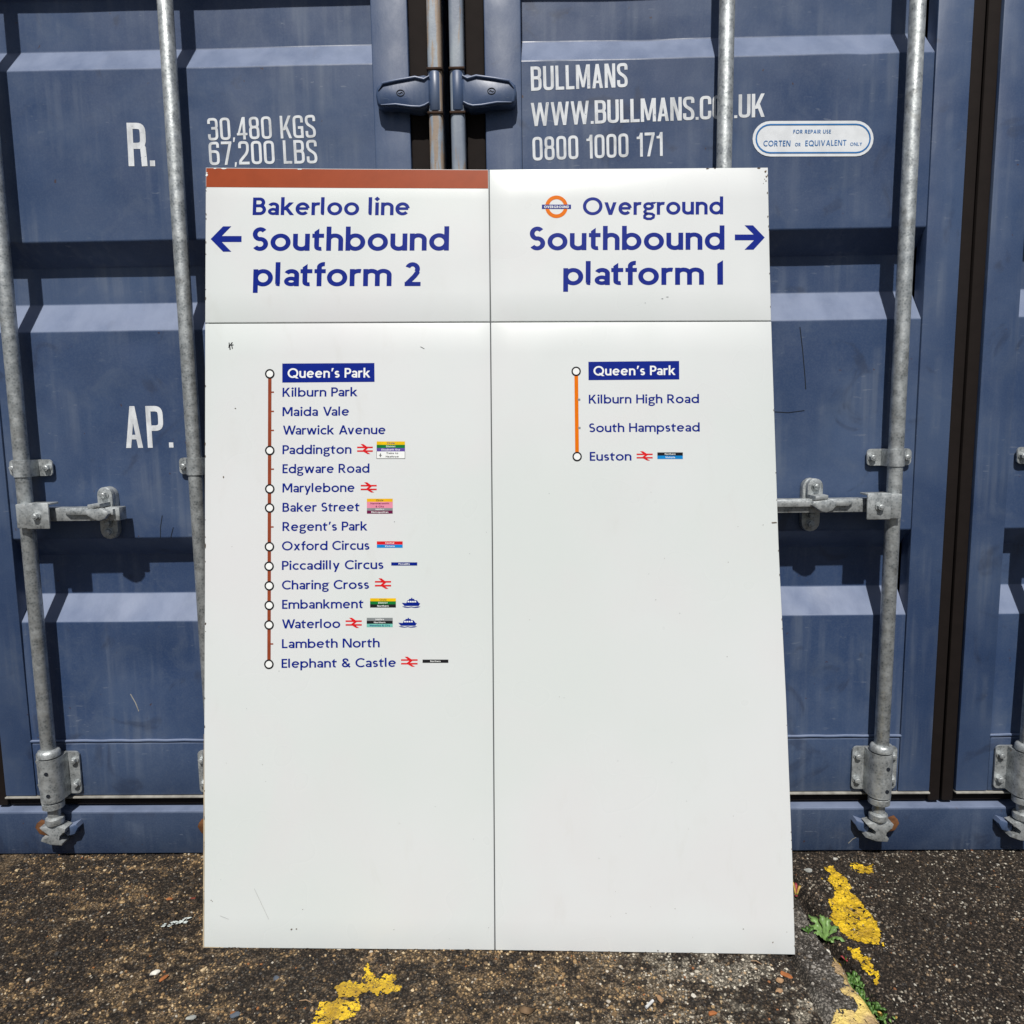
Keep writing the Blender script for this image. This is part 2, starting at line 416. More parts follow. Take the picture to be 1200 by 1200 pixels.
def humanist(ch, w):
    g = Glyphs(w); h = g.h; X = 0.72; V, H, D, A, P, R = g.V, g.H, g.D, g.A, g.P, g.R
    if ch == ' ': return 0.27, []
    if ch == 'o': A(.36, X/2, .36-h, X/2-h+.008, 0, 360); W = .72
    elif ch in 'nhmr':
        V(h, 0, 1.02 if ch == 'h' else X)
        if ch == 'm':
            for a, b in ((h, .50), (.50, 1.0-h)):
                A((a+b)/2, X-.25, (b-a)/2, .25-h+.006, 180, 0); V(b, 0, X-.25)
            W = 1.0
        elif ch == 'r':
            A(.32, X-.25, .32-h, .25-h+.006, 180, 72); W = .39
        else:
            A(.30, X-.26, .30-h, .26-h+.006, 180, 0); V(.60-h, 0, X-.26); W = .60
    elif ch == 'u':
        V(h, .26, X); A(.30, .26, .30-h, .26-h+.006, 180, 360); V(.60-h, 0, X); W = .60
    elif ch in 'bp':
        V(h, -.28 if ch == 'p' else 0, X if ch == 'p' else 1.02); A(.35, X/2, .35-h, X/2-h+.006, 0, 360); W = .70
    elif ch in 'dq':
        V(.70-h, -.28 if ch == 'q' else 0, X if ch == 'q' else 1.02); A(.35, X/2, .35-h, X/2-h+.006, 0, 360); W = .70
    elif ch == 'a':
        V(.54-h, 0, .49); A(.27, .49, .27-h, X-.49-h+.004, 158, 0)
        A(.26, .205, .26-h, .205-h+.006, 0, 360, .90); W = .54
    elif ch == 'e':
        A(.34, X/2, .34-h, X/2-h+.008, 6, 318); H(w*.6, .66-w*.3, X/2+.012, .86); W = .68
    elif ch == 'c': A(.35, X/2, .35-h, X/2-h+.008, 48, 312); W = .56
    elif ch == 's':
        ry = (X-2*h)/4; A(.235, X-h-ry, .225-h, ry, 32, 270); A(.235, h+ry, .235-h, ry, 90, -148); W = .47
    elif ch == 'g':
        A(.29, X-.235, .28-h, .235-h, 0, 360, .92); D(.44, X-.10, .60, X, .8) ; P((.42, X-w*.62), (.62, X-w*.62), (.62, X), (.42, X))
        R([(.16, .27), (.09, .17), (.14, .08), (.30, .065), (.46, .045), (.555, -.03), (.53, -.16), (.40, -.235), (.22, -.235), (.09, -.17), (.085, -.06), (.16, .03), (.24, .06)], False, .84)
        W = .62
    elif ch == 'l': V(h, .10, 1.02); A(h+.09, .10, .09, .10-h+.004, 180, 262, .95); W = .22
    elif ch == 't':
        P((.14-h+.02, .80), (.14+h+.02, .94), (.14+h+.02, .16), (.14-h+.02, .16)); H(.0, .42, X-h)
        A(.30, .16, .14, .16-h+.004, 180, 285, .95); W = .42
    elif ch == 'f': V(.19, 0, .80); A(.36, .80, .17, .22-h, 180, 82); H(.02, .42, X-h); W = .42
    elif ch == 'i': V(h+.02, 0, X); r = w*.80; P((h+.02-r, .92), (h+.02, .92-r), (h+.02+r, .92), (h+.02, .92+r)); W = w+.04
    elif ch == 'k': V(h, 0, 1.02); D(.13, .28, .50, X); D(.26, .40, .54, 0); W = .62
    elif ch == 'v': D(.10, X, .32, 0); D(.54, X, .32, 0); W = .64
    elif ch == 'w': D(.09, X, .27, 0); D(.48, X, .27, 0); D(.48, X, .69, 0); D(.87, X, .69, 0); W = .96
    elif ch == 'x': D(.10, X, .52, 0); D(.52, X, .10, 0); W = .62
    elif ch == 'y': D(.10, X, .33, .02); D(.55, X, .22, -.28); W = .65
    elif ch == 'z': H(.03, .50, X-h); H(.03, .52, h); D(.40, X-w, .15, w); W = .54
    elif ch == 'O': A(.50, .5, .50-h, .5-h+.01, 0, 360); W = 1.0
    elif ch == 'Q': A(.50, .5, .50-h, .5-h+.01, 0, 360); D(.60, .26, .92, -.06); W = 1.0
    elif ch == 'C': A(.49, .5, .49-h, .5-h+.01, 46, 314); W = .80
    elif ch == 'G': A(.49, .5, .49-h, .5-h+.01, 46, 318); V(.82-h, .12, .50); H(.52, .82, .50-h); W = .86
    elif ch == 'S':
        ry = (1-2*h)/4; A(.29, 1-h-ry, .27-h, ry+.003, 38, 270); A(.29, h+ry, .29-h, ry+.003, 90, -146); W = .58
    elif ch in 'BPR':
        V(h, 0, 1); y = .53 if ch == 'B' else .45; ry = (1-h-y)/2
        H(h, .32, 1-h); H(h, .32, y); A(.32, y+ry, (.27 if ch == 'B' else .29)-h, ry, 90, -90)
        W = .60
        if ch == 'B':
            ry2 = (y-h)/2; H(h, .34, h); A(.34, h+ry2, .30-h, ry2, 90, -90); W = .64
        if ch == 'R': D(.30, .46, .60, 0); W = .70
    elif ch == 'D': V(h, 0, 1); H(h, .34, h); H(h, .34, 1-h); A(.34, .5, .48-h, .5-h, 90, -90); W = .82
    elif ch in 'EFL':
        V(h, 0, 1); W = .50
        if ch in 'EL': H(h, .50, h)
        if ch in 'EF': H(h, .50, 1-h); H(h, .46, .52)
    elif ch == 'T': V(.33, 0, 1); H(0, .66, 1-h); W = .66
    elif ch == 'I': V(h, 0, 1); W = w
    elif ch == 'J': V(.24, .02, 1); A(.10, .02, .14, .16, 0, -80); W = .36
    elif ch == 'K': V(h, 0, 1); D(.15, .38, .56, 1); D(.30, .56, .62, 0); W = .72
    elif ch == 'M': V(h, 0, 1); V(.92-h, 0, 1); D(.12, 1, .46, .22); D(.80, 1, .46, .22); W = .92
    elif ch == 'N': V(h, 0, 1); V(.80-h, 0, 1); D(.12, 1, .68, 0); W = .80
    elif ch == 'H': V(h, 0, 1); V(.74-h, 0, 1); H(h, .74-h, .52); W = .74
    elif ch == 'U': V(h, .34, 1); V(.72-h, .34, 1); A(.36, .34, .36-h, .34-h, 180, 360); W = .72
    elif ch == 'V': D(.10, 1, .42, 0); D(.74, 1, .42, 0); W = .84
    elif ch == 'W': D(.10, 1, .36, 0); D(.62, 1, .36, 0); D(.62, 1, .88, 0); D(1.14, 1, .88, 0); W = 1.24
    elif ch == 'A': D(.10, 0, .42, 1); D(.74, 0, .42, 1); H(.22, .62, .30); W = .84
    elif ch == 'Y': D(.10, 1, .38, .42); D(.66, 1, .38, .42); V(.38, 0, .45); W = .76
    elif ch == '&':
        A(.33, .76, .19, .24-h, -30, 230); R([(.208, .65), (.34, .46), (.50, .26), (.72, .02)])
        R([(.42, .62), (.24, .50), (.11, .38), (.085, .24), (.17, .11), (.31, .075), (.47, .12), (.60, .27), (.66, .44)]); W = .76
    elif ch == '1': P((.02, 0), (.02+w*1.15, 0), (.02+w*1.15, 1.03), (.02, .88)); W = w*1.15+.04
    elif ch == '2':
        A(.29, .72, .26-h, .28-h, 160, -32); R([(.478, .61), (.38, .44), (.20, .22), (.08, .08)]); H(.02, .58, h); W = .60
    elif ch == "'": P((.04, .66), (.04+w*.6, .66), (.06+w*1.25, 1.0), (.06+w*.1, 1.0)); W = .24
    else: W = .4
    return W, g.polys

def condensed(ch, w):
    g = Glyphs(w); h = g.h; V, H, D, P, K = g.V, g.H, g.D, g.P, g.C
    W = .45; a, b, r = h, W-h, .20
    if ch == ' ': return .20, []
    if ch in '0O': K([(a, h), (b, h), (b, 1-h), (a, 1-h)], r, True)
    elif ch == 'C': K([(b, .64), (b, 1-h), (a, 1-h), (a, h), (b, h), (b, .36)], r)
    elif ch == 'G': K([(b, .68), (b, 1-h), (a, 1-h), (a, h), (b, h), (b, .30)], r); V(b, 0, .52); H(W*.48, W, .52-h)
    elif ch == 'S': K([(b, .72), (b, 1-h), (a, 1-h), (a, .62), (b, .40), (b, h), (a, h), (a, .30)], r)
    elif ch == 'U': K([(a, 1), (a, h), (b, h), (b, 1)], r)
    elif ch == 'B':
        V(a, 0, 1); K([(a, 1-h), (b-.01, 1-h), (b-.01, .53), (a, .53)], .17); K([(a, .53), (b, .53), (b, h), (a, h)], .17)
    elif ch in 'RP':
        V(a, 0, 1); K([(a, 1-h), (b, 1-h), (b, .47), (a, .47)], .17)
        if ch == 'R': K([(W*.45, .47), (b-.01, .47), (b, .30), (b+.015, 0)], .12)
    elif ch == 'K': V(a, 0, 1); D(.15, .36, b+.03, 1); D(.24, .56, b+.04, 0); W = .47
    elif ch == 'L': V(a, 0, 1); H(a, .36, h); W = .36
    elif ch == 'M': W = .60; V(h, 0, 1); V(W-h, 0, 1); D(.10, 1, .30, .06, .85); D(.50, 1, .30, .06, .85)
    elif ch == 'N': V(a, 0, 1); V(b, 0, 1); D(.10, 1, W-.10, 0, .95)
    elif ch == 'A': W = .47; D(.075, 0, .235, 1); D(.395, 0, .235, 1); H(.14, .33, .26, .85)
    elif ch == 'W': W = .74; D(.07, 1, .20, 0, .9); D(.37, 1, .20, 0, .9); D(.37, 1, .54, 0, .9); D(.67, 1, .54, 0, .9)
    elif ch == '1': W = .27; V(.27-h, 0, 1); P((.0, .74), (.15, .74), (.20, 1.0), (.27-w*.8, 1.0), (.09, .84), (0, .84))
    elif ch == '2': K([(a, .70), (a, 1-h), (b, 1-h), (b, .62), (b-.06, .46), (a+.01, .16), (a, h)], .17); H(0, W, h)
    elif ch == '3': K([(a, .74), (a, 1-h), (b, 1-h), (b, .54), (.16, .54)], .17); K([(.16, .54), (b, .54), (b, h), (a, h), (a, .28)], .17)
    elif ch == '4': V(.32, 0, 1); H(0, W+.01, .24, .9); D(.07, .24, .29, .98, .8)
    elif ch == '6': K([(b, .74), (b, 1-h), (a, 1-h), (a, h), (b, h), (b, .58), (a, .58)], .18)
    elif ch == '7': H(0, W, 1-h); D(.17, 0, b, 1-h)
    elif ch == '8': K([(a+.01, .54), (b-.01, .54), (b-.01, 1-h), (a+.01, 1-h)], .17, True); K([(a, h), (b, h), (b, .54), (a, .54)], .17, True)
    elif ch == '.': P((0, 0), (w*.9, 0), (w*.9, w*.95), (0, w*.95)); W = w*.9
    elif ch == ',': P((0, -.10), (w*.5, -.10), (w*.9, w*.9), (w*.15, w*.9)); W = w*.9
    return W, g.polys

KERN = {'Av': .12, 'Wa': .13, 'Va': .14, 'ry': .05, 'yl': .04, 'Ed': .0, 'rw': .05, 'Pa': .05, 'wi': .03, 'ar': .02, 'rl': .03, 'fo': .04, 'at': .04, 'tf': .03, 'Pi': .02, 'To': .08, 'Tr': .08}
def layout(text, font, w, track):
    x = 0; out = []
    for i_, ch in enumerate(text):
        W, polys = font(ch, w)
        if i_ and font is humanist: x -= KERN.get(text[i_-1]+ch, 0)
        for p in polys:
            if p and p[0] == 'strip':
                out.append(('strip', [(a+x, b) for a, b in p[1]], [(a+x, b) for a, b in p[2]], p[3]))
            else: out.append([(a+x, b) for a, b in p])
        x += W+track
    return x-track, out

def lettering(text, L, Rt, cap, font, w, mat, parent, plane, lift, track=0.11, name='lettering', label=None):
    """text between photo points L and Rt (its baseline), laid on the real plane (p0, n)"""
    p0, n = plane
    O, E, T = on_plane(*L, p0, n), on_plane(*Rt, p0, n), on_plane(L[0], L[1]-cap, p0, n)
    u = E-O; Lw = np.linalg.norm(u); u = u/Lw
    v = np.cross(u, n); v = v/np.linalg.norm(v)
    if v[2] < 0: v = -v
    ch = np.dot(T-O, v)
    W, polys = layout(text, font, w, track)
    sx = Lw/W
    verts, faces = [], []
    k = 0
    def pt(q, z): return O+u*(q[0]*sx)+v*(q[1]*ch)+n*z
    for p in polys:
        z = lift+(k % 6)*0.00002; k += 1
        if p[0] == 'strip':
            _, A, B, closed = p; b = len(verts); m = len(A)
            for a, c in zip(A, B): verts.append(pt(a, z)); verts.append(pt(c, z))
            for i in range(m if closed else m-1):
                j = (i+1) % m
                faces.append((b+2*i, b+2*i+1, b+2*j+1, b+2*j))
        else:
            b = len(verts)
            for a in p: verts.append(pt(a, z))
            faces.append(tuple(range(b, b+len(p))))
    # face the viewer
    out = []
    for f in faces:
        a, b, c = (np.array(verts[i]) for i in f[:3])
        out.append(f if np.dot(np.cross(b-a, c-a), n) > 0 else f[::-1])
    o = obj(name, (verts, out), mat, parent)
    if label: o['label'] = label
    return o

def decal(px_polys, mat, parent, plane, lift, name, label=None):
    p0, n = plane
    verts, faces = [], []
    for k, poly in enumerate(px_polys):
        b = len(verts)
        for q in poly: verts.append(on_plane(q[0], q[1], p0, n)+n*(lift+(k % 6)*0.00002))
        a_, b_, c_ = verts[b], verts[b+1], verts[b+2]
        cr = np.zeros(3)
        m = len(poly)
        for i in range(m): cr += np.cross(verts[b+i], verts[b+(i+1) % m])
        idx = tuple(range(b, b+m))
        faces.append(idx if np.dot(cr, n) > 0 else idx[::-1])
    o = obj(name, (verts, faces), mat, parent)
    if label: o['label'] = label
    return o

def rect(x0, y0, x1, y1, tilt=0.0): return [(x0, y0), (x1, y0+tilt), (x1, y1+tilt), (x0, y1)]

# ------------------------------------------------------------------ containers
H_TOP = 2.59
FLAT_Y, REC = 0.006, 0.060
def wobble(x, z): return 0.0020*math.sin(x*5.1+z*3.3)*math.sin(z*4.0+x*1.7)+0.0007*math.sin(x*17+z*2)*math.sin(z*13+x*3)
_w0 = wobble
DENTS = ((0.79, 1.945, .035, .018, .006), (0.77, 1.10, .05, .06, .0045), (-0.93, 1.31, .06, .035, .004), (-0.95, 0.50, .09, .07, .005), (0.55, 0.47, .10, .07, .004), (-0.42, 1.72, .09, .06, .003), (0.30, 1.98, .06, .03, .004), (-0.98, 0.64, .05, .02, .005), (0.72, 0.66, .04, .03, .005))
def wobble(x, z): return _w0(x, z)+sum(d*math.exp(-((x-a)/w)**2-((z-b)/h)**2) for a, b, w, h, d in DENTS)
def dent_y(x, z): return FLAT_Y+wobble(x, z)
def profile():
    """(z, y) down the corrugated sheet"""
    p = [(2.44, FLAT_Y), (2.152, FLAT_Y), (2.105, REC), (1.992, REC), (1.928, FLAT_Y),
         (1.545, FLAT_Y), (1.496, REC), (1.408, REC), (1.336, FLAT_Y),
         (0.832, FLAT_Y), (0.783, REC), (0.680, REC), (0.618, FLAT_Y), (0.308, FLAT_Y)]
    return p

def saddle(bm, cx, z0, z1, r, half, ybase=-0.002, t=0.005, ax=-0.038):
    """a strap bent over a vertical bar: two flanges and a rounded hump"""
    pts = []
    pts.append((-half, ybase-t)); pts.append((-r*1.12, ybase-t))
    for i in range(9):
        a = math.pi*i/8
        pts.append((-math.cos(a)*r*1.10, ax-math.sin(a)*r*1.10))
    pts.append((r*1.12, ybase-t)); pts.append((half, ybase-t))
    inner = [(half, ybase), (-half, ybase)]
    loop = pts+inner
    A = [bm.verts.new((cx+x, y, z0)) for x, y in loop]
    B = [bm.verts.new((cx+x, y, z1)) for x, y in loop]
    n = len(loop)
    bm.faces.new(A); bm.faces.new(B[::-1])
    fs = []
    for i in range(n):
        j = (i+1) % n
        fs.append(bm.faces.new((A[j], A[i], B[i], B[j])))
    es = [e for e in bm.edges if abs(e.verts[0].co.z-e.verts[1].co.z) < 1e-6 and abs(e.verts[0].co.x-e.verts[1].co.x) < 1e-6
          and abs(abs(e.verts[0].co.x-cx)-half) < 1e-5]
    bmesh.ops.bevel(bm, geom=es, offset=min(0.011, (z1-z0)*0.25), segments=4, affect='EDGES', profile=0.5)
    bmesh.ops.recalc_face_normals(bm, faces=bm.faces[:])
    return bm

def bolt_mesh(r=0.0085, hgt=0.008):
    bm = bmesh.new()
    cyl(bm, (0, 0, 0), (0, -0.0018, 0), r*1.25, 18)
    cyl(bm, (0, -0.0018, 0), (0, -0.0018-hgt, 0), r, 6, r*0.93)
    cyl(bm, (0, -0.0018-hgt, 0), (0, -0.0030-hgt, 0), r*0.7, 12, r*0.45)
    me = bpy.data.meshes.new('bolt'); bmesh.ops.recalc_face_normals(bm, faces=bm.faces[:]); bm.to_mesh(me); bm.free()
    me.materials.append(MAT['galv'])
    for p in me.polygons: p.use_smooth = True
    me.set_sharp_from_angle(angle=math.radians(30))
    return me
BOLT = bolt_mesh()
BAR_Y = -0.038

def container(c, s, label, handle_len):
    """c: X of the outer side at the shared seam; s: +1 runs to the right, -1 to the left"""
    X = lambda u: c+s*u
    WID = 2.438
    t = thing('shipping_container', (X(WID/2), 0.0, 0.0), label, 'shipping container', 'shipping containers standing side by side')
    # body shell: side walls with vertical corrugation, roof, rear
    for u in (0.0, WID):
        bm = bmesh.new()
        n = 44; y = 0.16; row = []
        inward = 1 if u == 0 else -1
        for k in range(n+1):
            for dy, du in ((0, 0.012), (0.035, 0.045), (0.070, 0.045), (0.105, 0.012)):
                row.append((X(u+inward*du), y+dy))
            y += 0.135
        vs = [(bm.verts.new((x, yy, 0.16)), bm.verts.new((x, yy, 2.50))) for x, yy in row]
        for a, b in zip(vs[:-1], vs[1:]): bm.faces.new((a[0], b[0], b[1], a[1]))
        obj('side_wall', bm, MAT['blue'], t)
        bm = bmesh.new(); box(bm, X(u+inward*0.004), X(u+inward*0.06), 0.14, 6.05, 0.0, 0.16, 0.004)
        obj('side_rail', bm, MAT['blue'], t); bm = bmesh.new()
        box(bm, X(u+inward*0.004), X(u+inward*0.06), 0.14, 6.05, 2.50, 2.57, 0.004)
        obj('side_rail', bm, MAT['blue'], t)
    bm = bmesh.new(); box(bm, X(0.01), X(WID-0.01), 0.10, 6.05, 2.571, 2.585)
    obj('roof', bm, MAT['blue'], t)
    bm = bmesh.new(); box(bm, X(0.01), X(WID-0.01), 6.051, 6.06, 0.01, 2.58)
    obj('rear_wall', bm, MAT['blue'], t)
    bm = bmesh.new(); box(bm, X(0.07), X(WID-0.07), 0.14, 6.04, 0.14, 0.155)
    obj('floor_panel', bm, MAT['roof'], t)
    # corner posts
    for u0, d in ((0.0, 1), (WID, -1)):
        bm = bmesh.new(); box(bm, X(u0+d*0.004), X(u0+d*0.075), 0.045, 0.139, 0.0, H_TOP, 0.004)
        p = obj('corner_post', bm, MAT['blue'], t, 40)
        bm = bmesh.new(); box(bm, X(u0+d*0.004), X(u0+d*0.036), -0.028, 0.043, 0.121, 2.47, 0.0085, 4)
        obj('post_edge', bm, MAT['post_rusty' if s < 0 else 'post'], p, 50)
        for z0 in (0.0, 2.472):
            bm = bmesh.new(); box(bm, X(u0+d*0.002), X(u0+d*0.165), -0.022, 0.14, z0, z0+0.118, 0.006)
            obj('corner_casting', bm, MAT['blue'], p, 40)
    # sill and header
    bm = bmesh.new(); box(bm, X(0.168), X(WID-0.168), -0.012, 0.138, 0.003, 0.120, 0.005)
    obj('sill', bm, MAT['blue_sill'], t, 40)
    bm = bmesh.new(); box(bm, X(0.168), X(WID-0.168), -0.005, 0.138, 2.475, 2.585, 0.005)
    obj('header', bm, MAT['blue'], t, 40)
    for side in (0, 1):
        U = (lambda u: X(u)) if side == 0 else (lambda u: X(WID-u))
        # corrugated sheet, corners of the folds rounded
        prof = profile(); fine = []
        for i, (z, y) in enumerate(prof):
            if i in (0, len(prof)-1): fine.append((z, y)); continue
            (za, ya), (zb, yb) = prof[i-1], prof[i+1]
            for q, (zz, yy) in ((1, (za, ya)), (0, (z, y)), (1, (zb, yb))):
                if q:
                    L = math.hypot(zz-z, yy-y); fine.append((z+(zz-z)*0.0025/L, y+(yy-y)*0.0025/L))
                else:
                    La = math.hypot(za-z, ya-y); Lb = math.hypot(zb-z, yb-y)
                    fine.append((z+((za-z)/La+(zb-z)/Lb)*0.0008, y+((ya-y)/La+(yb-y)/Lb)*0.0008))
        bm = bmesh.new(); NX = 72
        rows = []
        for (za, ya), (zb, yb) in zip(fine[:-1], fine[1:]):
            m = max(1, int(abs(za-zb)/0.018))
            rows += [(za+(zb-za)*i/m, ya+(yb-ya)*i/m) for i in range(m)]
        rows.append(fine[-1]); grid = []
        for z, y in rows:
            grid.append([bm.verts.new((U(0.1665+(1.1055-0.1665)*k/NX), y+wobble(U(0.1665+(1.1055-0.1665)*k/NX), z), z)) for k in range(NX+1)])
        for i in range(len(grid)-1):
            for k in range(NX):
                bm.faces.new((grid[i][k], grid[i][k+1], grid[i+1][k+1], grid[i+1][k]))
        bmesh.ops.recalc_face_normals(bm, faces=bm.faces[:])
        leaf = obj('door', bm, MAT['blue'], t, 10)
        for u0 in (0.082, 1.106):
            bm = bmesh.new(); box(bm, U(u0), U(u0+(0.084 if u0 < 1 else 0.080)), 0.0, 0.045, 0.157, 2.46, 0.003)
            obj('stile', bm, MAT['blue'], leaf, 40)
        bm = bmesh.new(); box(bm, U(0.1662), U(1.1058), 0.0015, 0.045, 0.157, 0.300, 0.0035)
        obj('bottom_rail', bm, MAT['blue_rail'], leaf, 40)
        bm = bmesh.new()
        tube(bm, [(U(0.168+0.0235*i), 0.0035, 0.3045+0.0006*math.sin(i*1.7)) for i in range(41)], 0.0042, 8)
        obj('weld_seam', bm, MAT['blue'], leaf, 60)
        bm = bmesh.new(); box(bm, U(0.1662), U(1.1058), 0.0015, 0.045, 2.42, 2.46, 0.003)
        obj('top_rail', bm, MAT['blue'], leaf, 40)
        # rubber seals round the leaf
        for q in ((U(0.0385), U(0.0815), 0.008, 0.04, 0.125, 2.468, 0.006), (U(0.082), U(1.186), 0.012, 0.04, 0.1265, 0.1505, 0.004), (U(1.1865), U(1.2170), 0.006, 0.04, 0.1265, 2.468, 0.006)):
            bm = bmesh.new(); box(bm, *q)
            obj('gasket', bm, MAT['gasket'], leaf, 40)
        bm = bmesh.new()
        box(bm, U(0.082), U(1.186), -0.004, 0.03, 0.1515, 0.1555, 0.001)
        obj('seal_lip', bm, MAT['lip'], leaf, 40)
        # hinges
        for hz in (0.36, 0.98, 1.852, 2.32):
            bm = bmesh.new()
            lathe_z(bm, U(0.0205), -0.014, [(0.0155, hz-0.043), (0.0172, hz-0.041), (0.0172, hz+0.041), (0.0155, hz+0.043)])
            hin = obj('hinge', bm, MAT['blue'], t, 50)
            out = [(0.030, 0.034), (0.036, 0.030), (0.044, 0.026), (0.062, 0.032), (0.072, 0.033), (0.105, 0.026), (0.140, 0.021), (0.152, 0.010),
                   (0.155, -0.006), (0.152, -0.026), (0.143, -0.034), (0.110, -0.034), (0.070, -0.039), (0.052, -0.040), (0.040, -0.036), (0.030, -0.028)]
            bm = bmesh.new()
            prism_xz(bm, [(U(a), hz+b) for a, b in out], -0.030, 0.006, 0.006)
            bmesh.ops.recalc_face_normals(bm, faces=bm.faces[:])
            obj('blade', bm, MAT['blue'], hin, 50)
            bm = bmesh.new()
            tube(bm, [(U(a), -0.031, hz+b) for a, b in ((0.032, 0.030), (0.044, 0.023), (0.064, 0.028), (0.105, 0.022), (0.138, 0.016), (0.148, 0.002))], [.002, .0035, .0035, .0035, .0035, .001], 10)
            tube(bm, [(U(a), -0.031, hz+b) for a, b in ((0.034, -0.026), (0.044, -0.032), (0.055, -0.035), (0.075, -0.034), (0.110, -0.029), (0.143, -0.029))], [.002, .003, .003, .003, .003, .001], 10)
            obj('raised_rim', bm, MAT['blue'], hin, 60)
            bm = bmesh.new()
            ring = [(U(0.098)+0.0085*math.cos(a), -0.0302, hz-0.004+0.0065*math.sin(a)) for a in [2*math.pi*i/20 for i in range(21)]]
            tube(bm, ring, 0.0011, 6)
            tube(bm, [(U(0.093), -0.0302, hz-0.004), (U(0.0965), -0.0306, hz-0.0025), (U(0.0995), -0.0302, hz-0.0055), (U(0.103), -0.0302, hz-0.004)], 0.0009, 6)
            obj('maker_mark', bm, MAT['scratch'], hin, 60)
            for zc in (hz-0.047, hz+0.047):
                bm = bmesh.new(); box(bm, U(0.0025), U(0.0380), -0.0315, -0.006, zc-0.0026, zc+0.0026, 0.0012)
                obj('hinge_lug', bm, MAT['lug'], hin, 40)
        # locking bars
        for bi, bu in enumerate((0.617, 1.036) if s < 0 else (0.622, 1.040)):
            x = U(bu)
            bm = bmesh.new()
            lathe_z(bm, x, BAR_Y, [(0.0160, 0.155), (0.0170, 0.157), (0.0170, 2.44), (0.0160, 2.442)], 32)
            bar = obj('locking_bar', bm, MAT['galv'], t, 50)
            # collars and the cam head at the sill
            bm = bmesh.new()
            lathe_z(bm, x, BAR_Y, [(0.020, 0.283), (0.0265, 0.285), (0.0265, 0.295), (0.024, 0.300), (0.019, 0.303)])
            obj('collar', bm, MAT['galv'], bar, 50); bm = bmesh.new()
            lathe_z(bm, x, BAR_Y, [(0.018, 0.147), (0.0255, 0.149), (0.0255, 0.163), (0.020, 0.166)])
            obj('collar', bm, MAT['galv'], bar, 50)
            bm = bmesh.new()
            lathe_z(bm, x, BAR_Y, [(0.0150, 0.098), (0.0150, 0.146), (0.013, 0.1465)])
            lathe_z(bm, x, BAR_Y, [(0.016, 0.102), (0.0215, 0.106), (0.0225, 0.114), (0.0215, 0.120), (0.016, 0.124)])
            for dz in (0.0,):
                prism_xz(bm, [(x-0.034, 0.098), (x-0.012, 0.103), (x+0.016, 0.103), (x+0.034, 0.096), (x+0.030, 0.084), (x+0.014, 0.078), (x+0.012, 0.066),
                              (x+0.024, 0.058), (x+0.020, 0.050), (x-0.008, 0.052), (x-0.034, 0.062), (x-0.030, 0.070), (x-0.010, 0.068), (x-0.006, 0.080), (x-0.026, 0.088)],
                         BAR_Y-0.014, BAR_Y+0.016, 0.003)
            bmesh.ops.recalc_face_normals(bm, faces=bm.faces[:])
            obj('cam', bm, MAT['galv'], bar, 40)
            for kx in (-1, 1):
                bm = bmesh.new()
                prism_xz(bm, [(x+kx*0.020, 0.088), (x+kx*0.052, 0.100), (x+kx*0.056, 0.090), (x+kx*0.046, 0.072), (x+kx*0.026, 0.066), (x+kx*0.020, 0.074)], -0.036, -0.0125, 0.003)
                bmesh.ops.recalc_face_normals(bm, faces=bm.faces[:])
                obj('cam_keeper', bm, MAT['blue'] if kx*s < 0 else MAT['rust'], t, 40)
            # lower guide bracket
            bm = bmesh.new()
            saddle(bm, x, 0.168, 0.281, 0.0245, 0.056)
            br = obj('guide_bracket', bm, MAT['galv'], bar, 45)
            for kx in (-1, 1):
                for z in (0.195, 0.258): inst('bolt', BOLT, (x+kx*0.044, -0.0075, z), bar)
            bm = bmesh.new()
            for zz in (0.190, 0.248):
                cyl(bm, (x+0.006, BAR_Y-0.0260, zz), (x+0.006, BAR_Y-0.0275, zz), 0.0048, 14)
            obj('grease_hole', bm, MAT['scratch'], bar, 40)
            # waist-high and top guides
            for gz in (1.010, 1.70+0.62):
                bm = bmesh.new(); saddle(bm, x, gz-0.020, gz+0.020, 0.0178, 0.053)
                obj('bar_guide', bm, MAT['galv'], bar, 45)
                for kx in (-1, 1): inst('bolt', BOLT, (x+kx*0.041, -0.007, gz), bar)
            if bi == 1:
                d = 1 if U(0.1) < U(0.2) else -1       # +1 when the hinge lies at smaller X
                hz = 0.899
                bm = bmesh.new()
                box(bm, x-d*0.080, x-d*0.024, -0.078, -0.072, hz-0.031, hz+0.031, 0.0026)
                box(bm, x-d*0.080, x-d*0.024, -0.072, -0.036, hz+0.0255, hz+0.0300, 0.0015)
                box(bm, x-d*0.032, x+d*0.004, -0.070, -0.036, hz-0.030, hz+0.028, 0.002)
                hub = obj('handle_hub', bm, MAT['galv'], t, 40)
                inst('bolt', BOLT, (x-d*0.051, -0.0785, hz), hub)
                bm = bmesh.new()
                L = handle_len
                box(bm, x-d*L, x-d*0.02, -0.052, -0.020, hz-0.016, hz+0.016, 0.002)
                prism_xz(bm, [(x-d*(L-0.01), hz+0.013), (x-d*0.115, hz+0.013), (x-d*0.105, hz+0.010), (x-d*0.115, hz+0.000), (x-d*(L-0.01), hz-0.001)], -0.062, -0.0525, 0.0015)
                bmesh.ops.recalc_face_normals(bm, faces=bm.faces[:])
                obj('door_handle', bm, MAT['galv'], t, 40)
                # catch that holds the handle
                cx_ = x-d*0.184
                def slot(cx, z0, z1, r):
                    pts = []
                    for i in range(9): a = math.pi*i/8; pts.append((cx+r*math.cos(a), z1-r+r*math.sin(a)))
                    for i in range(9): a = math.pi+math.pi*i/8; pts.append((cx+r*math.cos(a), z0+r+r*math.sin(a)))
                    return pts
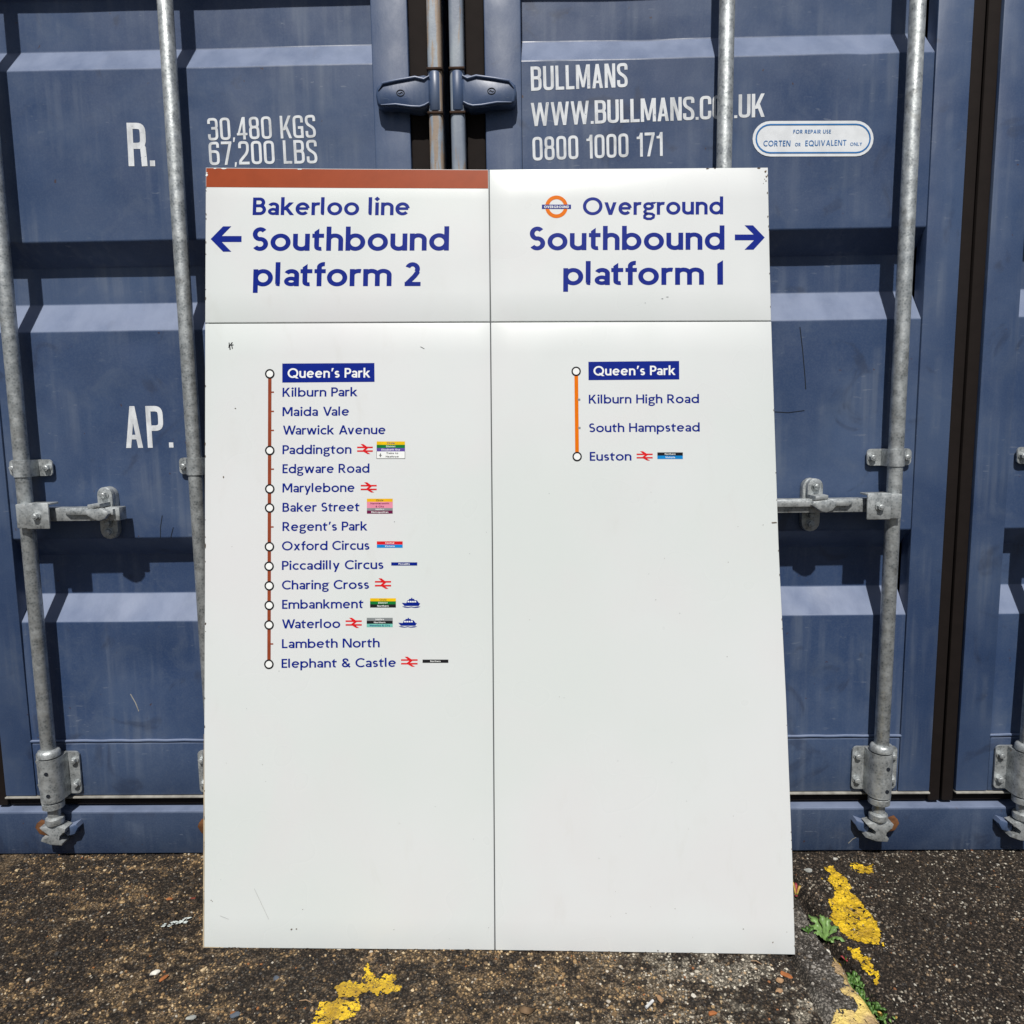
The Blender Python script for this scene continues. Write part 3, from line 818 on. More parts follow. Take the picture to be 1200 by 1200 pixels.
                bm = bmesh.new(); prism_xz(bm, slot(cx_, 0.832, 0.962, 0.0220), -0.012, 0.004, 0.002)
                bmesh.ops.recalc_face_normals(bm, faces=bm.faces[:])
                catch = obj('handle_catch', bm, MAT['galv'], t, 40)
                bm = bmesh.new()
                prism_xz(bm, slot(cx_+0.003, 0.905, 0.962, 0.0185), -0.026, -0.0125, 0.002)
                prism_xz(bm, [(cx_-0.019, 0.912), (cx_+0.018, 0.916), (cx_+0.033, 0.909), (cx_+0.036, 0.902), (cx_+0.026, 0.890), (cx_+0.012, 0.885), (cx_+0.000, 0.888), (cx_-0.022, 0.903)], -0.074, -0.0630, 0.003)
                prism_xz(bm, [(cx_-0.014, 0.914), (cx_+0.016, 0.917), (cx_+0.016, 0.926), (cx_-0.014, 0.924)], -0.072, -0.0262, 0.002)
                bmesh.ops.recalc_face_normals(bm, faces=bm.faces[:])
                obj('hook_plate', bm, MAT['galv'], catch, 40)
                inst('bolt', BOLT, (cx_+0.003, -0.0265, 0.943), catch)
                inst('bolt', BOLT, (cx_, -0.0125, 0.872), catch)
                inst('bolt', BOLT, (cx_-0.001, -0.0125, 0.850), catch)
    return t

left = container(-0.170, -1, 'blue steel shipping container on the left with white weight markings on its ribbed door', 0.235)
right = container(-0.160, 1, 'blue steel shipping container on the right with web address and phone number on its door', 0.330)

YP = np.array([0.0, -1.0, 0.0])
def press(o, off):
    """lay a thin decal on the dented sheet"""
    org = ORIG[o.name]
    for v in o.data.vertices:
        x, z = v.co.x+org.x, v.co.z+org.z
        v.co.y = dent_y(x, z)-off+(v.co.y+org.y-0.003)*0.2-org.y
    return o
door_plane = (np.array([0.0, 0.003, 0.0]), YP)
def ctext(text, L, R_, cap, parent, w=0.128, track=0.075):
    return press(lettering(text, L, R_, cap, condensed, w, MAT['white_letter'], parent, door_plane, 0.0, track), 0.0006)
ctext('30,480 KGS', (244, 164.5), (370, 160.5), 26.5, left, 0.115, 0.09)
ctext('67,200 LBS', (245.5, 193.5), (371.5, 190.5), 27.5, left, 0.115, 0.09)
ctext('R.', (150.5, 194.5), (181.5, 194.5), 51, left, 0.14)
ctext('AP.', (147, 525), (203, 524.5), 49, left, 0.13, 0.12)
ctext('BULLMANS', (622.5, 105.8), (736, 101), 28.5, right)
ctext('WWW.BULLMANS.CO', (622.5, 147.5), (849, 138.1), 27.5, right, 0.128, 0.05)
ctext('.UK', (861, 137.6), (896, 136.2), 27.5, right, 0.128, 0.05)
ctext('0800 1000 171', (624.5, 188), (777, 182), 28, right, 0.122, 0.09)

# repair sticker
def stadium(x0, y0, x1, y1, n=12):
    r = (y1-y0)/2; pts = []
    for i in range(n+1): a = math.pi/2-math.pi*i/n; pts.append((x1-r+r*math.cos(a), (y0+y1)/2-r*math.sin(a)))
    for i in range(n+1): a = -math.pi/2-math.pi*i/n; pts.append((x0+r+r*math.cos(a), (y0+y1)/2-r*math.sin(a)))
    return pts
stk = decal([stadium(882.5, 141.2, 1024, 182.8)], MAT['sticker'], right, door_plane, 0.0010, 'sticker', 'white pill shaped repair sticker with blue border')
press(stk, 0.0008)
a, b = stadium(885.8, 144.6, 1020.8, 179.4), stadium(887.6, 146.4, 1019.0, 177.6)
decal([[a[i], a[(i+1) % len(a)], b[(i+1) % len(a)], b[i]] for i in range(len(a))], MAT['cyanprint'], stk, door_plane, 0.0014, 'border')
for q in stk.children: press(q, 0.0012)
for tx, L, R_, cap, ww in (('FOR REPAIR USE', (930, 156), (974, 156), 4.4, .16), ('CORTEN', (895, 170.8), (926.5, 170.8), 6.6, .15), ('OR', (932, 170.8), (938.5, 170.8), 3.8, .15),
                       ('EQUIVALENT', (944, 170.8), (992, 170.2), 6.6, .15), ('ONLY', (996.5, 170.6), (1010.5, 170.4), 3.8, .15)):
    press(lettering(tx, L, R_, cap, humanist, ww, MAT['cyanprint'], stk, door_plane, 0.0015, 0.16), 0.0012)

def scratch(pts, wpx, parent, mat='scratch', plane=door_plane, lift=0.001, name='scratch'):
    polys = []
    for (x0, y0), (x1, y1) in zip(pts[:-1], pts[1:]):
        L = math.hypot(x1-x0, y1-y0); nx, ny = -(y1-y0)/L*wpx/2, (x1-x0)/L*wpx/2
        polys.append([(x0-nx, y0-ny), (x1-nx, y1-ny), (x1+nx, y1+ny), (x0+nx, y0+ny)])
    o = decal(polys, MAT[mat], parent, plane, lift, name)
    return press(o, 0.0005) if plane is door_plane else o
scratch([(938, 383), (941, 410), (943.5, 440), (944.5, 456)], 1.0, right)
scratch([(908, 482.5), (924, 483.5), (943, 481.0)], 0.8, right)
scratch([(190, 604), (188, 618), (188, 630)], 0.8, left)
scratch([(203, 618), (200, 630)], 0.8, left)
scratch([(152, 814), (158, 824), (162, 834)], 1.1, left, 'lip')
scratch([(994, 988), (999, 983), (1003, 981)], 0.9, right, 'lip', (np.array([0, -0.0125, 0.0]), YP))

# ------------------------------------------------------------------ the station sign
BL, BR = on_ground(238, 1110.5)+[0, 0, .002], on_ground(932, 1119)+[0, 0, .002]
TL = on_depth(240, 196, -0.068)
sn = np.cross(BR-BL, TL-BL); sn /= np.linalg.norm(sn)
if sn[1] > 0: sn = -sn
SP = (BL, sn)
def curve(pts):
    ys = [p[1] for p in pts]; xs = [p[0] for p in pts]
    return lambda y: float(np.interp(y, ys, xs))
eL = curve([(241, 196), (240.2, 379), (239.8, 700), (238, 1111)])
eM = curve([(573, 198), (574.8, 379), (577, 640), (580, 1113)])
eR = curve([(900, 196), (902, 300), (904, 379), (907.4, 480), (913.0, 650), (921.5, 820), (928.5, 998), (932, 1119)])
topY = curve([(0, 0), (1, 1)])
def ty(x): return float(np.interp(x, [241, 400, 573, 900], [196.2, 197.6, 198.6, 196.2]))
def hy(x): return float(np.interp(x, [240, 574, 904], [378.8, 377.3, 376.2]))
def by(x): return float(np.interp(x, [238, 580, 932], [1110.8, 1113.6, 1119.0]))
sign = thing('station_sign', tuple((BL+BR)/2), 'large white enamel station sign leaning on the containers, listing Southbound platforms 2 and 1', 'sign')

def panel(xa, xb, ya, yb, nx=14, ny=20, thick=0.007, mat='enamel', name='panel', back=0.0, bev=0.0016):
    bm = bmesh.new(); G = []
    for j in range(ny+1):
        row = []
        for i in range(nx+1):
            fy = j/ny; fx = i/nx
            # iterate: x depends on y and back
            y = ya(574)+(yb(574)-ya(574))*fy
            for _ in range(3):
                x = xa(y)+(xb(y)-xa(y))*fx
                y = ya(x)+(yb(x)-ya(x))*fy
            row.append(bm.verts.new(on_plane(x, y, *SP)-sn*back))
        G.append(row)
    for j in range(ny):
        for i in range(nx): bm.faces.new((G[j][i], G[j+1][i], G[j+1][i+1], G[j][i+1]))
    loop = [G[0][i] for i in range(nx+1)]+[G[j][nx] for j in range(1, ny+1)]+[G[ny][i] for i in range(nx-1, -1, -1)]+[G[j][0] for j in range(ny-1, 0, -1)]
    inn = []
    c = sum((v.co for v in loop), Vector())/len(loop)
    low = [bm.verts.new(v.co-Vector(sn)*thick) for v in loop]
    m = len(loop)
    for i in range(m): bm.faces.new((loop[i], loop[(i+1) % m], low[(i+1) % m], low[i]))
    bm.faces.new(low)
    bmesh.ops.recalc_face_normals(bm, faces=bm.faces[:])
    rim = {loop[i].index for i in range(m)}
    es = [e for e in bm.edges if e.verts[0] in loop and e.verts[1] in loop and e.is_manifold and e.calc_face_angle(0) > 1.0]
    if bev: bmesh.ops.bevel(bm, geom=es, offset=bev, segments=3, affect='EDGES', profile=0.5)
    return obj(name, bm, MAT[mat], sign, 40)
G_ = 0.55
panel(eL, lambda y: eM(y)-G_, ty, lambda x: hy(x)-G_, ny=5, name='header_panel')
panel(lambda y: eM(y)+G_, eR, ty, lambda x: hy(x)-G_, ny=5, name='header_panel')
panel(eL, lambda y: eM(y)-G_, lambda x: hy(x)+G_, by)
panel(lambda y: eM(y)+G_, eR, lambda x: hy(x)+G_, by)
panel(lambda y: eL(y)+4, lambda y: eR(y)-4, lambda x: ty(x)+4, lambda x: by(x)-1, name='backing_board', mat='grey_rule', back=0.0042, thick=0.012, bev=0)
# (the boards hide the joint's depth: a dark line, as in the photograph)

LIFT = 0.0003
# brown-red band over the left header, in two pieces of constant height
decal([[(eL(196)+0.7, ty(241)+0.8)]+[(x, ty(x)+0.8) for x in (320, 400, 480, 540)]+[(eM(198)-G_-0.6, ty(572)+0.8), (eM(220)-G_-0.6, 221.0), (400, 220.3), (eL(219)+0.7, 219.3)]],
      MAT['sign_red'], sign, SP, LIFT, 'colour_band', 'brown red band across the top of the left header')
def stext(text, L, R_, cap, w=0.160, mat='sign_blue', track=0.085, lift=LIFT, label=None):
    return lettering(text, L, R_, cap, humanist, w, MAT[mat], sign, SP, lift, track, label=label)
stext('Bakerloo line', (296, 252.0), (480, 252.2), 20.5, .168)
stext('Southbound', (295, 294.0), (526, 293.6), 27.6, .172)
stext('platform 2', (296.5, 335.5), (493.5, 335.2), 27.6, .172)
stext('Overground', (683, 252.0), (847.5, 251.2), 20.5, .168)
stext('Southbound', (620, 293.3), (849, 292.6), 27.6, .172)
stext('platform 1', (660, 334.2), (848, 333.6), 27.6, .172)
S1 = lambda x, y: (230+x/3.4286, 190+y/3.4286)
S2 = lambda x, y: (570+x/3.4286, 190+y/3.4286)
def arrow(pts, name='arrow'):
    # split into convex quads: upper barb, lower barb, shaft
    return decal(pts, MAT['sign_blue'], sign, SP, LIFT, name)
arrow([[S1(58, 309), S1(108, 258), S1(141, 258), S1(91, 309)], [S1(58, 309), S1(91, 309), S1(141, 360), S1(108, 360)], [S1(80, 297), S1(182, 297), S1(182, 321), S1(80, 321)]])
arrow([[S2(1118, 303), S2(1071, 254), S2(1037, 254), S2(1086, 303)], [S2(1118, 303), S2(1086, 303), S2(1037, 352), S2(1073, 352)], [S2(1098, 291), S2(998, 291), S2(998, 314), S2(1098, 314)]])
def ring(cx, cy, ro, ri, n=40):
    out = []
    for i in range(n):
        a, b = 2*math.pi*i/n, 2*math.pi*(i+1)/n
        out.append([(cx+ro*math.cos(a), cy+ro*math.sin(a)), (cx+ro*math.cos(b), cy+ro*math.sin(b)), (cx+ri*math.cos(b), cy+ri*math.sin(b)), (cx+ri*math.cos(a), cy+ri*math.sin(a))])
    return out
def disc(cx, cy, r, n=28): return [(cx+r*math.cos(2*math.pi*i/n), cy+r*math.sin(2*math.pi*i/n)) for i in range(n)]
rc = S2(281.5, 179.5)
rd = decal(ring(rc[0], rc[1], 13.2, 8.9), MAT['orange'], sign, SP, LIFT, 'roundel', 'orange ring roundel with blue bar')
rb = decal([[S2(223, 171), S2(340, 171), S2(340, 188), S2(223, 188)]], MAT['sign_blue'], rd, SP, LIFT+.0002, 'roundel_bar')
lettering('OVERGROUND', (637.6, 244.0), (666.8, 244.0), 2.9, humanist, .20, MAT['print_white'], rd, SP, LIFT+.0004, .16)

Z1 = lambda x, y: (290+x/4.8, 410+y/4.8)
Z2 = lambda x, y: (290+x/4.8, 590+y/4.8)
Z3 = lambda x, y: (650+x/6.0, 410+y/6.0)
def route(pts, mat, w):
    (x0, y0), (x1, y1) = pts
    return decal([[(x0-w/2, y0), (x0+w/2, y0), (x1+w/2, y1), (x1-w/2, y1)]], MAT[mat], sign, SP, LIFT, 'route_line')
rl = route([Z1(126, 135), Z2(121, 904)], 'brown', 4.0)
rr_ = route([Z3(151.5, 151), Z3(157.5, 750)], 'orange', 4.4)
tx = lambda y: 291+(316.2-291)+(315.3-316.2)*(y-438)/(778-438)
def tick(x, y, w, h_, mat, parent): return decal([rect(x, y-h_/2, x+w, y+h_/2)], MAT[mat], parent, SP, LIFT+.0001, 'tick')
for q in (Z1(133, 238), Z1(133, 346), Z1(133, 453), Z1(133, 671), Z2(131, 132), Z2(129, 790)): tick(q[0], q[1], 3.4, 1.6, 'brown', rl)
for q in (Z3(163, 350), Z3(165, 549)): tick(q[0], q[1], 2.9, 2.4, 'silver', rr_)
def station(q, ro, ri, parent):
    decal([disc(q[0], q[1], ri+.3)], MAT['print_white'], parent, SP, LIFT+.0003, 'stop_centre')
    decal(ring(q[0], q[1], ro, ri, 32), MAT['black'], parent, SP, LIFT+.0005, 'stop_ring')
for q in (Z1(126, 135), Z1(126, 566), Z1(126, 782), Z1(125, 889), Z2(124, 243), Z2(122, 353), Z2(123, 463), Z2(123, 573), Z2(122, 683), Z2(121, 904)):
    station(q, 5.6, 3.9, rl)
for q in (Z3(151, 151), Z3(158, 750)): station(q, 5.5, 3.9, rr_)

def name_box(p, q, r, s_):
    return decal([[p, q, r, s_]], MAT['sign_blue'], sign, SP, LIFT, 'name_box', 'blue box behind the current station name')
nb = name_box(Z1(196, 77), Z1(714, 74), Z1(715, 180), Z1(196, 184))
lettering("Queen's Park", Z1(226, 158), Z1(690, 156), 11.2, humanist, .165, MAT['print_white'], nb, SP, LIFT+.0003, .10)
nb = name_box(Z3(237, 84), Z3(875, 78), Z3(876, 208), Z3(238, 213))
lettering("Queen's Park", Z3(273, 181), Z3(848, 177), 11.0, humanist, .165, MAT['print_white'], nb, SP, LIFT+.0003, .10)
rows = [('Kilburn Park', Z1(197, 264), Z1(618, 261)), ('Maida Vale', Z1(197, 373), Z1(572, 370)), ('Warwick Avenue', Z1(198, 477), Z1(777, 474)),
        ('Paddington', Z1(197, 587), Z1(585, 584)), ('Edgware Road', Z1(197, 694), Z1(686, 691)), ('Marylebone', Z1(197, 802), Z1(603, 799)),
        ('Baker Street', Z1(197, 911), Z1(630, 908)), ("Regent's Park", Z2(197, 155), Z2(674, 152)), ('Oxford Circus', Z2(194, 264), Z2(686, 260)),
        ('Piccadilly Circus', Z2(194, 374), Z2(765, 368)), ('Charing Cross', Z2(194, 484), Z2(684, 480)), ('Embankment', Z2(195, 593), Z2(652, 589)),
        ('Waterloo', Z2(193, 703), Z2(522, 700)), ('Lambeth North', Z2(194, 814), Z2(744, 809)), ('Elephant & Castle', Z2(192, 925), Z2(836, 919))]
for tx_, L, R_ in rows: stext(tx_, L, R_, 10.6, .156, track=0.085)
for tx_, L, R_ in (('Kilburn High Road', Z3(240, 378), Z3(1015, 374)), ('South Hampstead', Z3(241, 579), Z3(1020, 574)), ('Euston', Z3(247, 780), Z3(540, 778))):
    stext(tx_, L, R_, 10.4, .156, track=0.085)

def rail_logo(p, q):
    (x0, y0), (x1, y1) = p, q; w, h_ = x1-x0, y1-y0
    f = lambda a, b: (x0+a*w, y0+b*h_)
    t_ = 0.075
    polys = [[f(0, .33-t_), f(1, .33-t_), f(1, .33+t_), f(0, .33+t_)], [f(0, .70-t_), f(1, .70-t_), f(1, .70+t_), f(0, .70+t_)],
             [f(.22, 0), f(.40, 0), f(.76, .33+t_), f(.50, .33+t_)], [f(.56, .33), f(.74, .33), f(.48, .70), f(.30, .70)],
             [f(.26, .70-t_), f(.48, .70-t_), f(.84, 1), f(.66, 1)]]
    decal(polys, MAT['red'], sign, SP, LIFT, 'rail_symbol')
for p, q in ((Z1(617, 530), Z1(705, 586)), (Z1(637, 745), Z1(727, 802)), (Z2(717, 421), Z2(808, 480)), (Z2(552, 643), Z2(643, 700)), (Z2(864, 862), Z2(957, 918)), (Z3(576, 713), Z3(689, 778))):
    rail_logo(p, q)

def block(Zf, x0, x1, rows_, txw):
    base = None
    y0, y1 = rows_[0][0], rows_[-1][1]
    par = decal([[Zf(x0, y0), Zf(x1, y0), Zf(x1, y1), Zf(x0, y1)]], MAT['silver'], sign, SP, LIFT, 'interchange_block')
    for ya, yb, col, lines, tc in rows_:
        decal([[Zf(x0, ya), Zf(x1, ya), Zf(x1, yb), Zf(x0, yb)]], MAT[col], par, SP, LIFT+.00015, 'line_strip')
        m = len(lines)
        for i, (tt, cw) in enumerate(lines):
            yy = ya+(yb-ya)*(i+1)/m-(yb-ya)/m*0.24
            cap = (yb-ya)/m*0.52/ (6.0 if Zf is Z3 else 4.8)
            xc = (x0+x1)/2+(8 if tt in ('Trains to', 'Heathrow') else 0); ww = (x1-x0)*cw
            lettering(tt, Zf(xc-ww/2, yy), Zf(xc+ww/2, yy), cap, humanist, .17, MAT[tc], par, SP, LIFT+.00035, .12)
    return par
pb = block(Z1, 727, 886, [(515, 534, 'yellow', [('Circle', .28)], 'sign_blue'), (534, 552, 'green', [('District', .33)], 'print_white'), (552, 571, 'purple', [('Elizabeth line', .66)], 'print_white'),
                     (571.5, 610, 'print_white', [('Trains to', .42), ('Heathrow', .46)], 'black')], 0)
bx = [Z1(727, 571), Z1(886, 571), Z1(886, 611), Z1(727, 611)]
scratch([bx[1], bx[2], bx[3], bx[0]], 0.35, sign, 'black', SP, LIFT+.0005, 'thin_border')
pc = Z1(748, 592)   # little aeroplane
decal([[(pc[0]-.35, pc[1]-2.2), (pc[0]+.35, pc[1]-2.2), (pc[0]+.35, pc[1]+2), (pc[0]-.35, pc[1]+2)], [(pc[0]-2.2, pc[1]+.5), (pc[0], pc[1]-.8), (pc[0]+2.2, pc[1]+.5), (pc[0], pc[1]+.2)],
       [(pc[0]-.9, pc[1]+2.1), (pc[0], pc[1]+1.3), (pc[0]+.9, pc[1]+2.1)]], MAT['black'], sign, SP, LIFT+.0006, 'aeroplane_symbol')
block(Z1, 672, 817, [(837, 855, 'amber', [('Circle', .28)], 'chip'), (855, 890, 'pink', [('Hammersmith', .72), ('& City', .32)], 'magenta'), (890, 904, 'silver', [('Jubilee', .34)], 'print_white'),
                     (904, 921, 'magenta', [('Metropolitan', .66)], 'print_white')], 0)
block(Z2, 728, 873, [(213, 231, 'red', [('Central', .34)], 'print_white'), (231, 249, 'sky', [('Victoria', .38)], 'print_white')], 0)
block(Z2, 809, 955, [(331, 349, 'sign_blue', [('Piccadilly', .44)], 'print_white')], 0)
block(Z2, 690, 835, [(533, 550, 'yellow', [('Circle', .28)], 'chip'), (550, 567, 'green', [('District', .36)], 'print_white'), (567, 585, 'black', [('Northern', .44)], 'print_white')], 0)
block(Z2, 671, 817, [(643, 660, 'silver', [('Jubilee', .34)], 'print_white'), (660, 677, 'black', [('Northern', .44)], 'print_white'), (677, 695, 'teal', [('Waterloo & City', .80)], 'sign_blue')], 0)
block(Z2, 985, 1130, [(878, 896, 'black', [('Northern', .40)], 'print_white')], 0)
block(Z3, 722, 901, [(721, 744, 'black', [('Northern', .42)], 'print_white'), (744, 767, 'sky', [('Victoria', .38)], 'print_white')], 0)

def boat(p, q):
    (x0, y0), (x1, y1) = p, q; w, h_ = x1-x0, y1-y0
    f = lambda a, b: (x0+a*w, y0+b*h_)
    b_ = decal([[f(.0, .52), f(.30, .56), f(.98, .56), f(.90, .84), f(.14, .84)],
           [f(.24, .56), f(.30, .26), f(.80, .26), f(.92, .56)], [f(.36, .26), f(.40, .12), f(.66, .12), f(.68, .26)], [f(.50, .12), f(.50, 0), f(.56, 0), f(.56, .12)],
           [f(.02, .88), f(.20, .90), f(.34, .96), f(.50, .90), f(.66, .96), f(.82, .90), f(1, .90), f(.86, 1.02), f(.66, 1.04), f(.50, .98), f(.34, 1.04), f(.14, 1.0)]],
           MAT['sign_blue'], sign, SP, LIFT, 'boat_symbol')
    decal([[f(a, .33), f(a+.085, .33), f(a+.10, .48), f(a, .48)] for a in (.31, .43, .55, .67)], MAT['print_white'], b_, SP, LIFT+.0002, 'boat_window')
boat(Z2(868, 530), Z2(974, 585)); boat(Z2(848, 643), Z2(955, 696))

# chips, specks and scuffs on the enamel
def blob(cx, cy, rx, ry, n=11, jit=.45):
    return [(cx+rx*math.cos(2*math.pi*i/n)*(1-jit+jit*2*random.random()*.8), cy+ry*math.sin(2*math.pi*i/n)*(1-jit+jit*2*random.random()*.8)) for i in range(n)]
def chip(polys, mat='chip', name='chip'):
    o = decal(polys, MAT[mat], sign, SP, LIFT+.0003, name)
    if len(polys) > 1: o['kind'] = 'stuff'      # specks too small to pick apart
    return o
chip([blob(262, 197.6, 4, .8), blob(252, 197.4, 2, .7), blob(351, 198.4, 3.4, .6)], 'print_white', 'bare_chip')
chip([blob(242.2, 205, 1.5, 1.6), blob(242.6, 202.5, .8, .8)], 'print_white', 'bare_chip')
chip([blob(829, 197.6, 2.0, .7), blob(838, 197.4, 1.4, .5), blob(889, 197.2, 2.2, .6), blob(897.2, 201, 1.2, 1.4), blob(898.0, 207, .8, 1.2), blob(897.6, 212, .7, 1.0), blob(899.2, 226, .7, 1.2), blob(899.8, 254, .6, 1.2)])
chip([blob(896, 210, .5, .5), blob(894.5, 215, .4, .4), blob(901, 269, .4, .6), blob(240.6, 520, .7, 2), blob(240.8, 640, .6, 3), blob(240.9, 731, .8, 1.6)])
chip([[(268, 401.5), (269, 401.5), (270.4, 409.6), (269.2, 410)], [(271.8, 401), (272.9, 401.3), (268.2, 407.4), (267.4, 407)], [(268, 404.2), (273.6, 403.6), (273.8, 404.6), (268, 405.2)], [(271, 404), (272, 404), (273, 408.6), (272, 408.8)]], 'black', 'pen_mark')
chip([[(492.5, 406.5), (493, 406.1), (497.6, 408.6), (497.2, 409)]], 'grey_rule', 'scuff')
scratch([(298, 1041), (306, 1058), (315, 1077)], 0.5, sign, 'faint', SP, LIFT+.0004)
scratch([(258, 1073), (268, 1077)], 0.5, sign, 'faint', SP, LIFT+.0004)
chip([blob(341.5, 1089, 1.5, 1.2), blob(347.5, 1088.6, .9, .8), blob(262, 559, .8, 1.4), blob(276, 478.5, .9, .7), blob(247.5, 1054.8, .7, .7), blob(249, 1056, .5, .5)], 'board')
chip([blob(906.5, 612.5, 3.5, .9, 13)], 'board')
chip([blob(871, 1088.6, .9, .5), blob(905.6, 1104.2, .8, .9), blob(791, 1064.8, .5, .5), blob(771, 1114, .8, .8), blob(572.5, 1087, .4, .4), blob(922, 1092, .4, .5), blob(241, 740, .5, .5)])
chip([blob(776, 350, 1.2, .5), blob(782, 348, 1.6, .4), blob(756, 355, .5, .4)], 'silver', 'scuff')
for _ in range(2):
    chip([blob(random.uniform(250, 900), random.uniform(560, 1100), random.uniform(.25, .55), random.uniform(.25, .55), 7) for _ in range(22)], random.choice(['chip', 'silver']), 'speck')
for _ in range(1):
    ps = []
    for k in range(26):
        y = random.uniform(205, 1110); ps.append(blob(eL(y)+.9, y, .45, random.uniform(.6, 2.2), 8))
    for k in range(18):
        y = random.uniform(205, 1110); ps.append(blob(eR(y)-.8, y, .4, random.uniform(.6, 1.8), 8))
    for k in range(22):
        x = random.uniform(250, 925); ps.append(blob(x, by(x)-.9, random.uniform(.8, 2.4), .35, 8))
    chip(ps, 'board', 'edge_wear')

te = [(y, eL(y)) for y in range(860, 1111, 10)]
chip([[(xa-.1, ya), (xb-.1, yb), (xb+.25+1.1*min(1, (yb-860)/120), yb), (xa+.25+1.1*min(1, (ya-860)/120), ya)] for (ya, xa), (yb, xb) in zip(te[:-1], te[1:])], 'tan_edge', 'worn_edge')
chip([[(240, 1109.2), (262, 1109.9), (262, 1110.7), (238.4, 1110.3)]], 'tan_edge', 'worn_edge')

# ------------------------------------------------------------------ ground
c1 = [on_ground(*p)[:2] for p in ((931, 1034), (952, 1070), (970, 1102), (991, 1128), (1012, 1158), (1033, 1188))]
d1 = (c1[-1]-c1[0])/np.linalg.norm(c1[-1]-c1[0])
c1 = [c1[0]-d1*2.0]+c1+[c1[-1]+d1*3.0]
c2 = [on_ground(*p)[:2] for p in ((932, 1125), (952, 1165), (966, 1195))]
d2 = (c2[-1]-c2[0])/np.linalg.norm(c2[-1]-c2[0])
c2 = [c2[0]-d2*2.0]+c2+[c2[-1]+d2*3.0]
def dist_line(x, y, pts):
    """signed: positive on the right-hand (larger X) side"""
    best = np.full(np.shape(x), 1e9); sgn = np.ones(np.shape(x))
    for a, b in zip(pts[:-1], pts[1:]):
        ab = b-a; L2 = ab@ab
        t = np.clip(((x-a[0])*ab[0]+(y-a[1])*ab[1])/L2, 0, 1)
        dx, dy = x-(a[0]+t*ab[0]), y-(a[1]+t*ab[1]); dd = np.hypot(dx, dy)
        cr = -(ab[0]*(y-a[1])-ab[1]*(x-a[0]))
        cr = cr if ab[1] > 0 else cr
        upd = dd < best
        best = np.where(upd, dd, best); sgn = np.where(upd, np.sign(ab[1]*(x-a[0])-ab[0]*(y-a[1]))*(1 if ab[1] > 0 else -1), sgn)
    return best*sgn
def ground_h(x, y):
    x = np.asarray(x, float); y = np.asarray(y, float)
    a = dist_line(x, y, c1); b = dist_line(x, y, c2)
    wob = 0.004*vnoise(x, y, 22, 3)
    z = 0.0026*vnoise(x, y, 7, 1)+0.0018*vnoise(x, y, 60, 2)+0.0012*vnoise(x, y, 140, 4)+0.0008*vnoise(x, y, 260, 9)
    strip = (a < 0) & (b > 0)
    z = np.where(strip, z*0.62+0.0015, z)
    z = z-0.030*np.exp(-((a+wob)/0.0130)**2)
    z = z-0.015*np.exp(-((b+wob*.6)/0.0065)**2)
    z = np.where(a > 0.004, z+0.0022*vnoise(x, y, 100, 6), z)
    return z
def blotch(x, y):
    v = .45*vnoise(x, y*1.9, 24, 51)+.38*vnoise(x, y*1.6, 62, 52)+.30*vnoise(x, y*1.3, 150, 53)+.25*vnoise(x, y, 5, 54)
    return np.clip((v+.02)/.22, 0, 1)
def pale_side(x, y): return np.clip((x+.10+.25*vnoise(x, y, 6, 55))/.35, 0, 1)
X0, X1, Y0, Y1, ST = -1.7, 1.9, -0.95, 0.15, 0.004
gx = np.arange(X0, X1+1e-6, ST); gy = np.arange(Y0, Y1+1e-6, ST)
GX, GY = np.meshgrid(gx, gy)
GZ = ground_h(GX, GY)
edge = np.minimum(np.minimum(GX-gx[0], gx[-1]-GX), GY-gy[0])
GZ = GZ*np.clip(edge/0.08, 0, 1)
GZ = np.where(GY > 0.03, np.minimum(GZ, 0.0), GZ)
ny_, nx_ = GX.shape
verts = np.stack([GX.ravel(), GY.ravel(), GZ.ravel()], 1)
idx = np.arange(nx_*ny_).reshape(ny_, nx_)
quads = np.stack([idx[:-1, :-1].ravel(), idx[:-1, 1:].ravel(), idx[1:, 1:].ravel(), idx[1:, :-1].ravel()], 1)
B = 90.0
xe, ye = gx[-1], gy[-1]
outer = np.array([(-B, -B, 0), (B, -B, 0), (B, B, 0), (-B, B, 0), (X0, Y0, 0), (xe, Y0, 0), (xe, ye, 0), (X0, ye, 0)])
nb0 = len(verts); verts = np.vstack([verts, outer])
quads = np.vstack([quads, np.array([(0, 1, 5, 4), (1, 2, 6, 5), (2, 3, 7, 6), (3, 0, 4, 7)])+nb0])
def fast_mesh(name, verts, quads, smooth=True, k=4):
    me = bpy.data.meshes.new(name)
    me.vertices.add(len(verts)); me.vertices.foreach_set('co', verts.astype('f').ravel())
    me.loops.add(quads.size); me.loops.foreach_set('vertex_index', quads.astype('i').ravel())
    me.polygons.add(len(quads)); me.polygons.foreach_set('loop_start', np.arange(0, quads.size, k, dtype='i'))
    me.polygons.foreach_set('loop_total', np.full(len(quads), k, 'i'))
    me.polygons.foreach_set('use_smooth', np.full(len(quads), smooth, bool))
    me.update(calc_edges=True); me.validate()
    return me
me = fast_mesh('ground', verts, quads)
za = me.attributes.new('zone', 'FLOAT', 'POINT')
vx, vy = verts[:, 0], verts[:, 1]
A_, B_ = dist_line(vx, vy, c1), dist_line(vx, vy, c2)
zone = np.where(A_ > 0, 1.0, np.where(B_ > 0, 0.5, 0.0))
za.data.foreach_set('value', zone.astype('f'))
for nm_, fn_ in (('blotch', blotch), ('pale_side', pale_side)):
    me.attributes.new(nm_, 'FLOAT', 'POINT').data.foreach_set('value', fn_(vx, vy).astype('f'))
